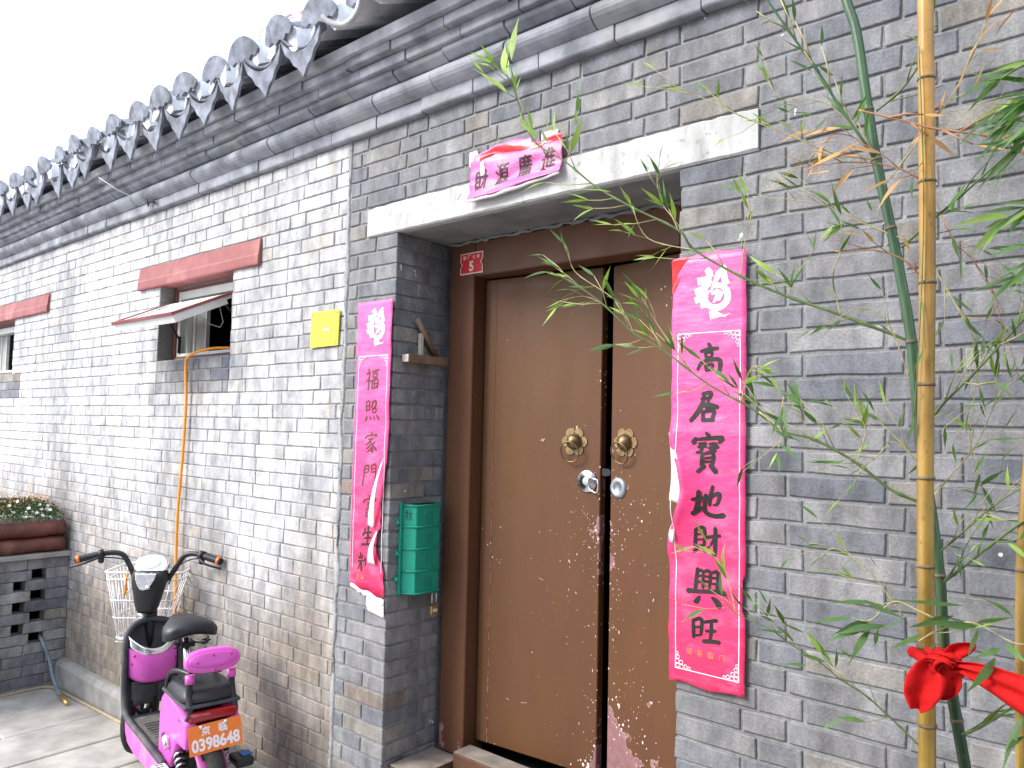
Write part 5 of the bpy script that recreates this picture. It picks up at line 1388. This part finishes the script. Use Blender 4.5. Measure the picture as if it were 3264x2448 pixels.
# saddle
sd = empty('saddle', (0, 0, 0), parent=sc_)
mb = MB(); n = 24; vs = []
secs = [(-.125, .02, .012), (-.118, .082, .028), (-.095, .110, .036), (-.05, .118, .040), (.0, .104, .038), (.05, .074, .034), (.10, .048, .030), (.13, .034, .022), (.142, .012, .010)]
for xx, hw, hh_ in secs:
    for k in range(n):
        a = 2*PI*k/n; ca, sa = math.cos(a), math.sin(a); y = hw*math.copysign(abs(ca)**.8, ca)
        z = .772+hh_*math.copysign(abs(sa)**.75, sa)*(1 if sa > 0 else .75) - .020*(abs(y)/.118)**2 - (.020*(y/.118)**2 if sa < 0 else 0) + .10*xx*xx*6*(1 if xx > 0 else -.3)*.2
        vs.append((.405+xx, y, z+.012))
fs = [(i*n+k, i*n+(k+1) % n, (i+1)*n+(k+1) % n, (i+1)*n+k) for i in range(len(secs)-1) for k in range(n)]+[tuple((len(secs)-1)*n+k for k in range(n)), tuple(reversed(range(n)))]
mb.add(vs, fs, True); mb.obj('saddle_cover', M['black_gloss'], sd)
mb = MB()
for s_ in (1, -1):
    mb.tube(smooth([(.30, .075*s_, .728), (.34, .05*s_, .708), (.42, .025*s_, .705), (.50, .02*s_, .725)], 4), .004, 6)
    pts = [(.325+.014*math.cos(k*.9), .062*s_+.014*math.sin(k*.9), .700+.0028*k) for k in range(14)]; mb.tube(pts, .003, 5)
mb.box(.36, .44, -.03, .03, .690, .712); mb.obj('saddle_springs', M['black'], sd)
MB().tube([(.345, 0, .53), (.395, 0, .725)], .0145, 12).obj('seat_post', M['steel'], sd)
MB().tube([(.335, 0, .50), (.362, 0, .60)], .020, 12).obj('post_clamp', M['black'], sd)
# rear mudguard
def mg(u, v):
    t = .40+1.75*u; r = .214; return (.075-r*math.cos(t)*.62, (2*v-1)*.058, .160+(r-.018*abs(2*v-1)**2.5)*math.sin(t)*.92)
mg_ = MB().grid(18, 10, lambda u, v: mg(.06+u*.94, v)); S(mg_, 'rear_mudguard', M['pink_dirty'], solid=.004)
S(MB().grid(10, 8, lambda u, v: (mg(.32+u*.36, .16+v*.68)[0]-.004, mg(.32+u*.36, .16+v*.68)[1], mg(.32+u*.36, .16+v*.68)[2]+.0045)), 'mudguard_panel', M['greydirt'])
# shock absorbers
for s_ in (1, -1):
    a, b = Vector((.215, .088*s_, .40)), Vector((.075, .088*s_, .235)); ax = (b-a).normalized(); p1 = ax.orthogonal().normalized(); p2 = ax.cross(p1)
    pts = [a+(b-a)*(.05+.9*k/72)+(p1*math.cos(k/72*2*PI*8)+p2*math.sin(k/72*2*PI*8))*.019 for k in range(73)]
    sh = MB().tube(pts, .0048, 6).obj('shock_spring', M['steel'], sc_)
    MB().tube([a, b], .010, 10).obj('shock_rod', M['black'], sh)
    S(MB().tube([(.30, .075*s_, .235), (.12, .078*s_, .22), (.045, .078*s_, .195)], .013, 8), 'swing_arm', M['black'])
# foot rests
S(MB().box(.11, .19, .128, .185, .262, .276), 'foot_rest', M['white_wire'], bevel=.008)
mb = MB()
for i in range(3): mb.box(.124+.022*i, .132+.022*i, .140, .175, .2762, .2772)
S(mb, 'foot_rest_slot', M['black'])
S(MB().tube([(.22, .10, .19), (.22, .20, .182)], .012, 8).tube([(.16, .11, .21), (.02, .15, .12)], .012, 8), 'foot_rest_bar', M['greydirt'])
S(MB().box(.05, .16, -.205, -.125, .225, .262), 'pedal', M['black'], bevel=.012)
S(MB().box(.08, .13, -.207, -.16, .2622, .266), 'pedal_cap', M['blue'], bevel=.001)
S(MB().tube(smooth([(.06, .02, .33), (-.06, .03, .27), (-.07, .06, .2), (.02, .08, .18)]), .003, 5), 'motor_cable', M['wire'])
S(MB().tube([(.40, -.06, .20), (.36, -.11, .0+.012)], .009, 8).tube([(.42, .06, .2), (.46, .13, .012)], .009, 8), 'kickstand', M['greydirt'])

# ================================================================== BAMBOO
YB = -.50
leaf_meshes = {}
def leaf_mesh(var, mat):
    key = (var, mat.name)
    if key in leaf_meshes: return leaf_meshes[key]
    rr = random.Random(var*7+1); mb = MB(); n = 7; bend = rr.uniform(-.10, .28); tw = rr.uniform(-.4, .4); cur = rr.uniform(-.12, .12)
    prof = [.05, .55, .95, 1.0, .82, .5, .22, .02]
    vs = []
    for i in range(n+1):
        t = i/n; w = prof[i]*.074; a = tw*t
        c = Vector((t, cur*t*t, -bend*t*t)); s_ = Vector((0, math.cos(a), math.sin(a)))
        vs += [c+s_*w+Vector((0, 0, .012*prof[i])), c, c-s_*w+Vector((0, 0, .012*prof[i]))]
    mb.add(vs, [(3*i+j, 3*i+j+1, 3*i+j+4, 3*i+j+3) for i in range(n) for j in range(2)], True)
    me = mb.mesh('leaf', mat); leaf_meshes[key] = me; return me
nleaf = {}
def put_leaf(parent, p, d_, size, mat, wide=1.0):
    nleaf[parent.name] = nleaf.get(parent.name, 0)+1
    o = bpy.data.objects.new('leaf', leaf_mesh(random.randrange(6), mat)); COL.objects.link(o); o.parent = parent
    d_ = Vector(d_).normalized(); up = Vector((random.uniform(-.6, .6), random.uniform(-1, -.1), random.uniform(.1, 1)))
    y_ = up.cross(d_); y_ = y_.normalized() if y_.length > 1e-5 else Vector((1, 0, 0)); z_ = d_.cross(y_)
    R3 = Matrix((d_, y_, z_)).transposed(); o.matrix_world = Matrix.Translation(p) @ R3.to_4x4() @ Matrix.Diagonal((size, size*wide, size, 1))
def P2(a, yy=YB): return on_y(a[0], a[1], yy)
def culm_thing(name, label, path, r, mat, nodes, yy, node_ring=True):
    t = empty(name, (0, 0, 0)); tag(t, label, 'bamboo')
    pts = [P2(p, yy) for p in path]
    # lengthen to the soil and above the frame
    d0 = (pts[0]-pts[1]).normalized(); d1 = (pts[-1]-pts[-2]).normalized()
    pts = [pts[0]+d0*1.2, pts[0]+d0*.5]+pts+[pts[-1]+d1*((pts[-1].z+.30)/max(.3, -d1.z))]
    sp = smooth(pts, 8); rs = []
    nd = [P2(q, yy) for q in nodes]
    for p in sp: rs.append(r)
    # dense resample for node swellings
    dense = []
    for i in range(len(sp)-1):
        for q in range(5): dense.append(sp[i]+(sp[i+1]-sp[i])*(q/5))
    rad = []
    zs = sorted([q.z for q in nd])
    for extra in range(1, 8):
        if zs: zs = [zs[0]-.27*1]+zs if zs[0] > -.05 else zs
    for p in dense:
        k_ = min([abs(p.z-z) for z in zs]) if zs else 9
        rad.append(r*(1+.07*max(0, 1-k_/.008))*(1+.05*max(0, min(1, (1.6-p.z)))))
    c = MB().tube(dense, rad, 16).obj('culm', mat, t)
    if node_ring:
        for z in zs:
            j = min(range(len(dense)), key=lambda i: abs(dense[i].z-z)); p = dense[j]; q = dense[min(j+1, len(dense)-1)]; dd = (q-p).normalized() if (q-p).length > 0 else Vector((0, 0, -1))
            o_ = MB().tube([p-dd*.003, p, p+dd*.003], [rad[j]*1.03, rad[j]*1.10, rad[j]*1.03], 16).obj('node', M['node'], t)
    return t, dense
random.seed(77)
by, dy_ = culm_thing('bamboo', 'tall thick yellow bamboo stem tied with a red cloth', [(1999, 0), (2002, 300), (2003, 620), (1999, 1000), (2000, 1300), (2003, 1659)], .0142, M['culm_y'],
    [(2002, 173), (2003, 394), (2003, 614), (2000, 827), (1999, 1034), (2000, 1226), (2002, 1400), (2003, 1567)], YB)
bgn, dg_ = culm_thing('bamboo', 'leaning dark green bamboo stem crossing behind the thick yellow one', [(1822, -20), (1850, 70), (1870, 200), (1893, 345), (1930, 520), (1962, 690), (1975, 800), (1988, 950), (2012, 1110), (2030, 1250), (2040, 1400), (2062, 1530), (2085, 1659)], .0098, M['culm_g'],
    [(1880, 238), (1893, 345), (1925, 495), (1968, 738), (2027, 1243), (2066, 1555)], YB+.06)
br2, dr_ = culm_thing('bamboo', 'olive bamboo stem standing at the right edge behind the red cloth', [(2262, 500), (2226, 950), (2208, 1200), (2206, 1450), (2207, 1659)], .0085, M['culm_y'], [(2207, 1230), (2206, 1480)], YB-.02)

def branch(parent, path, r0, r1, mat, yy=YB, dep=0.0, leaves=10, lm='leaf', lsize=(.035, .07), twigs=6, twl=(.03, .10), tmat=None, node=True, seed=None, ldir=None):
    if seed is not None: random.seed(seed)
    n = len(path); ys = [yy-dep*i/(n-1) for i in range(n)]
    sp = smooth([P2(p, y) for p, y in zip(path, ys)], 6); m = len(sp)
    rad = [r0+(r1-r0)*i/(m-1) for i in range(m)]
    for i in range(4, m-2, 7): rad[i] *= 1.5
    MB().tube(sp, rad, 7).obj('branch', mat, parent)
    tips = [(sp[-1], (sp[-1]-sp[-3]).normalized())]
    mb = MB(); k = 0
    for q in range(twigs):
        i = int(m*(.12+.82*(q+random.random()*.6)/max(1, twigs))); i = min(m-2, i)
        d_ = (sp[min(i+1, m-1)]-sp[i-1]).normalized()
        side = Vector((random.uniform(-.5, .5), random.uniform(-.35, .15), random.choice((-1, 1, 1))*random.uniform(.4, 1)))
        dd = (d_*.8+side*.7).normalized(); l = random.uniform(*twl)
        pp = [sp[i], sp[i]+dd*l*.5, sp[i]+(dd+d_*.25+Vector((0, 0, -.05))).normalized()*l]
        mb.tube(pp, [r1*1.0, r1*.8, r1*.5], 5); tips.append((pp[-1], (pp[-1]-pp[-2]).normalized())); k += 1
        if random.random() < .7: tips.append((pp[1], (dd+Vector((random.uniform(-.6, .6), 0, random.uniform(-.6, .6)))).normalized()))
    if k: mb.obj('twig', tmat or mat, parent)['kind'] = 'stuff'
    for q in range(leaves):
        p, d_ = tips[q % len(tips)] if q < len(tips) else random.choice(tips)
        dd = (d_+Vector((random.uniform(-.7, .7), random.uniform(-.5, .3), random.uniform(-.75, .55)))*.75).normalized()
        if ldir: dd = (dd+Vector(ldir)).normalized()
        put_leaf(parent, p, dd, random.uniform(*lsize)*1.18, M[lm if random.random() < .85 else 'leaf_y' if lm == 'leaf' else lm])
YG = YB+.06
branch(bgn, [(1968, 738), (1815, 680), (1700, 640), (1600, 597), (1500, 540), (1465, 497), (1370, 450), (1290, 405), (1222, 350), (1150, 300), (1113, 200), (1095, 160), (1098, 120)], .0032, .0013, M['twig'], YG, .25, 44, lsize=(.034, .062), twigs=18, twl=(.04, .12), tmat=M['twig_y'], seed=1, lm='leaf_y')
for (a, b, c, d_, s_) in ((1105, 130, 1110, 20, .062), (1098, 165, 1070, 85, .05), (1095, 200, 1033, 143, .075), (1100, 240, 1090, 178, .045), (1120, 265, 1132, 230, .05), (1235, 330, 1250, 250, .055), (1320, 415, 1235, 400, .06)):
    p, q = P2((a, b), YG-.24), P2((c, d_), YG-.24); put_leaf(bgn, p, q-p, (q-p).length, M['leaf_y'], 1.3)
branch(bgn, [(1985, 1085), (1920, 1055), (1850, 1000), (1760, 950), (1690, 930), (1620, 880), (1530, 830), (1430, 755), (1370, 720), (1300, 655), (1235, 610), (1190, 588)], .0032, .0012, M['twig'], YG, .2, 46, lsize=(.034, .062), twigs=20, twl=(.04, .13), tmat=M['twig_y'], seed=2, lm='leaf')
branch(bgn, [(1893, 345), (1874, 318), (1812, 228), (1762, 147), (1711, 77), (1650, -10)], .0034, .0022, M['culm_g'], YG, .1, 16, twigs=10, seed=3, tmat=M['twig_y'])
branch(bgn, [(1893, 345), (1800, 330), (1700, 290), (1600, 250), (1500, 205), (1395, 188)], .0018, .0008, M['twig_y'], YG, .15, 16, lsize=(.025, .05), twigs=9, seed=4, lm='leaf_y')
branch(bgn, [(1960, 520), (1860, 480), (1770, 440), (1626, 424)], .0016, .0008, M['twig_y'], YG, .05, 18, lsize=(.025, .055), twigs=9, seed=5)
branch(bgn, [(1890, 345), (1820, 250), (1760, 215), (1690, 215), (1650, 155)], .0014, .0008, M['twig_y'], YG, .05, 16, lsize=(.03, .055), twigs=8, seed=6)
branch(by, [(1985, 385), (1930, 360), (1840, 350), (1722, 362)], .0018, .0010, M['twig_d'], YB, .04, 9, lm='leaf_d', lsize=(.04, .075), twigs=6, seed=7, ldir=(-.3, 0, -.4))
branch(by, [(1990, 600), (1950, 560), (1885, 540), (1820, 545)], .0018, .001, M['twig_d'], YB, .04, 4, lm='leaf_d', lsize=(.02, .04), twigs=3, seed=8)
branch(by, [(1855, 238), (1957, 262), (2020, 278), (2130, 292), (2212, 312), (2300, 330)], .0018, .0026, M['twig_d'], YB-.03, 0, 14, lm='leaf_d', lsize=(.035, .065), twigs=7, seed=9)
branch(bgn, [(1893, 350), (1850, 300), (1800, 290), (1780, 320)], .0012, .0008, M['twig_d'], YG, .04, 10, lm='leaf_d', lsize=(.04, .075), twigs=4, seed=10, ldir=(-.4, 0, -.3))
branch(bgn, [(1910, 400), (1980, 310), (2060, 200), (2100, 120), (2130, 50)], .0014, .0009, M['twig_y'], YG-.03, .02, 12, lm='leaf_d', lsize=(.03, .06), twigs=6, seed=11, ldir=(.3, 0, .2))
branch(bgn, [(1893, 240), (1950, 190), (1995, 120), (2010, 50)], .0024, .0016, M['twig'], YG, .0, 10, twigs=5, lsize=(.03, .07), seed=12)
branch(bgn, [(1947, 535), (2018, 472), (2090, 410), (2180, 329), (2240, 270)], .0026, .0015, M['twig'], YG, .1, 12, twigs=6, lsize=(.035, .07), seed=13)
branch(bgn, [(1995, 925), (2040, 870), (2110, 800), (2212, 689), (2260, 640)], .0026, .0015, M['twig'], YG, .08, 18, twigs=9, twl=(.04, .12), lsize=(.03, .06), seed=14, tmat=M['twig_y'])
branch(bgn, [(2020, 1200), (2080, 1150), (2150, 1090), (2230, 1040)], .0018, .001, M['twig'], YG, .06, 16, twigs=9, twl=(.04, .14), lsize=(.03, .055), seed=15, tmat=M['twig_y'])
branch(bgn, [(2032, 1262), (2080, 1225), (2150, 1170), (2230, 1112)], .003, .0018, M['twig'], YG, .1, 9, twigs=5, lsize=(.03, .05), seed=16)
branch(bgn, [(2066, 1590), (2110, 1575), (2160, 1545), (2230, 1500)], .0026, .0018, M['twig'], YG, .08, 5, twigs=3, lsize=(.03, .06), seed=17)
branch(bgn, [(1990, 1615), (1922, 1549), (1869, 1502), (1815, 1467), (1766, 1427), (1708, 1392), (1662, 1358), (1590, 1325), (1560, 1290)], .0018, .0008, M['twig'], YG, .12, 26, twigs=14, twl=(.04, .12), lsize=(.03, .055), seed=18, tmat=M['twig_y'])
branch(bgn, [(1950, 1330), (1900, 1260), (1850, 1210), (1800, 1185), (1770, 1205)], .0014, .0008, M['twig_y'], YG, .05, 12, twigs=6, lsize=(.025, .045), seed=19)
branch(bgn, [(1985, 1000), (1930, 940), (1880, 900), (1840, 905), (1800, 880)], .0014, .0008, M['twig_y'], YG, .05, 12, twigs=6, lsize=(.025, .05), seed=20)
branch(bgn, [(1975, 990), (1930, 955), (1890, 990), (1860, 1010)], .0012, .0008, M['twig_y'], YG, .05, 8, twigs=4, lsize=(.025, .05), seed=21)
branch(bgn, [(1968, 830), (1920, 700), (1860, 665), (1790, 700)], .0012, .0008, M['twig_y'], YG, .06, 8, twigs=4, lsize=(.025, .05), seed=22)
branch(by, [(2012, 560), (2040, 620), (2090, 700), (2110, 800), (2095, 950), (2120, 1050)], .0011, .0008, M['twig_y'], YB+.1, .0, 20, twigs=11, twl=(.04, .13), lsize=(.025, .05), seed=23)
branch(by, [(2015, 420), (2060, 520), (2100, 560), (2150, 640), (2170, 760)], .0012, .0008, M['twig_d'], YB+.1, .0, 18, twigs=9, twl=(.04, .12), lm='leaf', lsize=(.025, .05), seed=24)
branch(by, [(2010, 1080), (2060, 1020), (2110, 960), (2160, 850), (2200, 820)], .0012, .0008, M['twig_y'], YB+.1, .0, 18, twigs=9, twl=(.04, .12), lsize=(.025, .05), seed=25)
branch(by, [(1985, 100), (1995, 400), (1990, 640), (1975, 900)], .0011, .001, M['twig'], YB-.02, .0, 3, twigs=2, lsize=(.03, .05), seed=26)
for q_, (pth, sd2) in enumerate((([(1370, 720), (1330, 650), (1245, 590), (1228, 545)], 41), ([(1430, 755), (1400, 690), (1395, 640)], 42), ([(1490, 800), (1420, 700), (1382, 630)], 43), ([(1300, 655), (1260, 640), (1215, 648)], 44),
        ([(1465, 497), (1440, 440), (1420, 400), (1425, 345)], 45), ([(1500, 540), (1400, 515), (1365, 445)], 46), ([(1222, 350), (1240, 300), (1250, 250)], 47), ([(1600, 597), (1610, 520), (1622, 470), (1615, 420)], 48),
        ([(1815, 680), (1800, 600), (1818, 540), (1820, 520)], 49), ([(1600, 870), (1620, 800), (1640, 790)], 50), ([(1640, 890), (1690, 940), (1630, 1000)], 51), ([(1850, 1000), (1870, 930), (1850, 890)], 52), ([(1760, 950), (1700, 860), (1690, 880)], 53), ([(1590, 1325), (1560, 1220), (1500, 1180)], 54), ([(1700, 640), (1730, 580), (1750, 560)], 55))):
    branch(bgn, pth, .0013, .0007, M['twig_y'], YG-.12, .03, 7, lsize=(.028, .055), twigs=3, twl=(.02, .06), lm='leaf_y' if q_ % 2 else 'leaf', seed=sd2)
# the larger leaves low down near the knot
random.seed(88)
for (a, b, c, d_, wd) in ((1880, 1345, 1790, 1395, 1.5), (1880, 1340, 1795, 1365, 1.5), (1865, 1295, 1955, 1345, 1.4), (1915, 1350, 1810, 1360, 1.2), (1957, 1342, 1820, 1378, 1.3), (2080, 1308, 1915, 1302, 1.3), (2060, 1330, 1965, 1362, 1.4), (2120, 1355, 2000, 1350, 1.3), (1990, 1370, 1925, 1410, 1.5), (2112, 1360, 2098, 1425, 1.6), (2110, 1345, 2190, 1325, 1.4), (2190, 1335, 2140, 1280, 1.3), (1880, 1360, 1830, 1420, 1.4), (2170, 1390, 2212, 1420, 1.5), (2150, 1420, 2110, 1500, 1.6), (2160, 1400, 2120, 1420, 1.6), (2212, 1545, 2150, 1659, 1.2), (2212, 1590, 2160, 1620, 1.5), (2230, 1300, 2212, 1140, 1.2), (1890, 1395, 1893, 1350, 1.4)):
    p, q = P2((a, b), YB-.06), P2((c, d_), YB-.10+random.uniform(-.03, .03)); put_leaf(bgn if a < 2150 else br2, p, q-p, (q-p).length, M['leaf'], wd*.8)
branch(bgn, [(2035, 1345), (1985, 1320), (1930, 1300), (1880, 1340), (1840, 1335)], .0014, .001, M['twig_y'], YB-.05, .02, 2, twigs=1, seed=27)
branch(bgn, [(1985, 1385), (2030, 1360), (2100, 1345), (2180, 1385), (2212, 1392)], .0014, .001, M['twig_y'], YB-.05, .02, 2, twigs=1, seed=28)
# dense leafy clump at the upper right
cl = empty('bamboo', (0, 0, 0)); tag(cl, 'leafy green bamboo shoots filling the upper right edge', 'bamboo')
random.seed(91)
for (x0, y0, x1, y1, y2) in ((2300, 120, 2160, 170, 0), (2300, 200, 2170, 230, 0), (2310, 300, 2190, 260, 0), (2310, 420, 2180, 470, 0), (2320, 520, 2195, 600, 0), (2310, 180, 2200, 330, 0)):
    sp = smooth([P2((x0, y0), YB-.12), P2(((x0+x1)/2, (y0+y1)/2-12), YB-.14), P2((x1, y1), YB-.10)], 5); MB().tube(sp, .0016, 5).obj('branch', M['twig'], cl)
    for i in range(12):
        p = sp[random.randrange(3, len(sp))]; dd = Vector((-1, random.uniform(-.5, .5), random.uniform(-1.1, .35))).normalized(); put_leaf(cl, p, dd, random.uniform(.045, .09), M['leaf' if random.random() < .85 else 'leaf_y'], .95)
for (a, b, c, d_) in ((2260, 180, 2075, 165), (2230, 165, 2080, 178), (2240, 200, 2100, 215), (2220, 240, 2090, 270), (2230, 520, 2120, 560), (2225, 330, 2110, 420), (2235, 470, 2125, 520)):
    p, q = P2((a, b), YB-.13), P2((c, d_), YB-.15); put_leaf(cl, p, q-p, (q-p).length, M['leaf'], .8)

# ================================================================== RED CLOTH
cloth = empty('red_cloth', (0, 0, 0)); tag(cloth, 'red cloth strip knotted round the bamboo stems with a tail hanging down', 'cloth')
random.seed(6)
def CP(a, b, yy): return P2((a, b), yy)
def ribbon(name, path, widths, yoffs, folds=3, amp=.004, nv=12, seed=0):
    pts = smooth([CP(a, b, y) for (a, b), y in zip(path, yoffs)], 6); m = len(pts)
    ws = []
    for i in range(m):
        t = i/(m-1)*(len(widths)-1); k = int(min(t, len(widths)-2)); ws.append(widths[k]+(widths[k+1]-widths[k])*(t-k))
    mb = MB()
    def f(u, v):
        i = round(v*(m-1)); p = pts[i]; t = pts[min(i+1, m-1)]-pts[max(i-1, 0)]; t.normalize(); s_ = t.cross(Vector((0, -1, 0))); s_.normalize(); nn = Vector((0, -1, 0))
        k = (2*u-1); return p+s_*(k*ws[i])+nn*(amp*math.cos(k*folds*PI+v*2+seed)+.004*mnoise.noise(Vector((k*2, v*5, seed))))
    mb.grid(nv, m-1, f); return mb.obj(name, M['cloth'], cloth, solid=.0016, fix=False)
ribbon('strip', [(2050, 1438), (2080, 1443), (2130, 1462), (2190, 1492), (2260, 1530), (2330, 1575)], [.008, .011, .020, .028, .032, .035], [YB-.055, YB-.06, YB-.07, YB-.08, YB-.1, YB-.12], folds=2.2, amp=.005, seed=1)
ribbon('tail', [(2032, 1432), (2015, 1450), (1998, 1480), (1985, 1510), (1978, 1532)], [.014, .027, .031, .024, .009], [YB-.045, YB-.055, YB-.06, YB-.055, YB-.05], folds=1.1, amp=.008, seed=2)
ribbon('tail', [(2050, 1442), (2046, 1466), (2034, 1486), (2018, 1500)], [.016, .024, .022, .012], [YB-.04, YB-.05, YB-.045, YB-.04], folds=1.6, amp=.006, seed=5)
ribbon('tail', [(2045, 1422), (2065, 1408), (2090, 1400), (2108, 1395)], [.010, .014, .010, .002], [YB-.04, YB-.035, YB-.03, YB-.02], folds=1, amp=.005, seed=3)
ribbon('tail', [(2025, 1425), (2008, 1412), (1998, 1403)], [.008, .008, .004], [YB-.03, YB-.03, YB-.015], folds=1, amp=.004, seed=4)
# the knot itself: folded turns of cloth wound over one another
def turn(c, rx, rz, w, tilt, seed, y0):
    mb = MB(); n = 26; pc_ = CP(c[0], c[1], y0)
    def f(u, v):
        a = v*2*PI*.98+seed; k = 2*u-1; R_ = 1+.10*mnoise.noise(Vector((math.cos(a), math.sin(a), seed)))
        return pc_+Vector((rx*R_*math.cos(a)+k*w*math.sin(tilt), -.020*math.sin(a*1.0+tilt)-.010*math.cos(k*PI*1.5)-.004, rz*R_*math.sin(a)*.9+k*w*math.cos(tilt)))
    mb.grid(9, n, f); return mb.obj('knot', M['cloth'], cloth, solid=.003, fix=False)
mb = MB(); kc = CP(2040, 1438, YB-.035)
n, m = 28, 18; vs = []
for j in range(m+1):
    th = PI*j/m
    for i in range(n):
        ph = 2*PI*i/n; d_ = Vector((math.sin(th)*math.cos(ph), math.sin(th)*math.sin(ph), math.cos(th)))
        sw = math.sin(3.2*math.atan2(d_.z, d_.x)+5*d_.length+4.0*d_.x)*.10+.14*mnoise.noise(d_*2.4+Vector((3, 1, 4)))
        vs.append(kc+Vector((d_.x*.031, d_.y*.024, d_.z*.030))*(1+sw))
mb.add(vs, [(j*n+i, (j+1)*n+i, (j+1)*n+(i+1) % n, j*n+(i+1) % n) for j in range(m) for i in range(n)], True); mb.obj('knot', M['cloth'], cloth)
for (c, rx, rz, w, tl, sd_, yy) in (((2034, 1430), .020, .012, .009, .5, .3, YB-.050), ((2048, 1440), .017, .017, .008, -.6, 1.7, YB-.052)):
    turn(c, rx, rz, w, tl, sd_, yy)
# loop round both stems
pw = []
for i in range(24):
    a = 2*PI*i/24; c = CP(2018, 1418, YB+.02); pw.append(c+Vector((.034*math.cos(a), .045*math.sin(a), .008*math.sin(a*2))))
MB().tube(pw, .010, 8, closed=True).obj('loop', M['cloth'], cloth)

# ================================================================== UNSEEN HOUSE ADDED TO SHADE THE WALL (behind the viewpoint)
opp = empty('added_shade_house', (2.2, -4.6, -.3)); opp.location = (0, 0, 0); tag(opp, 'unseen tall grey house added behind the viewpoint to shade the wall', 'house')
MB().box(-2.0, 12, -9.5, -3.75, -.35, 4.6).obj('wall', M['mortar'], opp)
MB().prism([(-3.45, 4.6), (-3.45, 4.66), (-6.6, 6.0), (-9.8, 4.6)], rs, -2.2, 12.2).obj('roof', M['tile'], opp)  # roof of the added shade house
MB().box(-.4, .7, -3.78, -3.74, -.2, 1.9).obj('door', M['frame_plain'], opp)
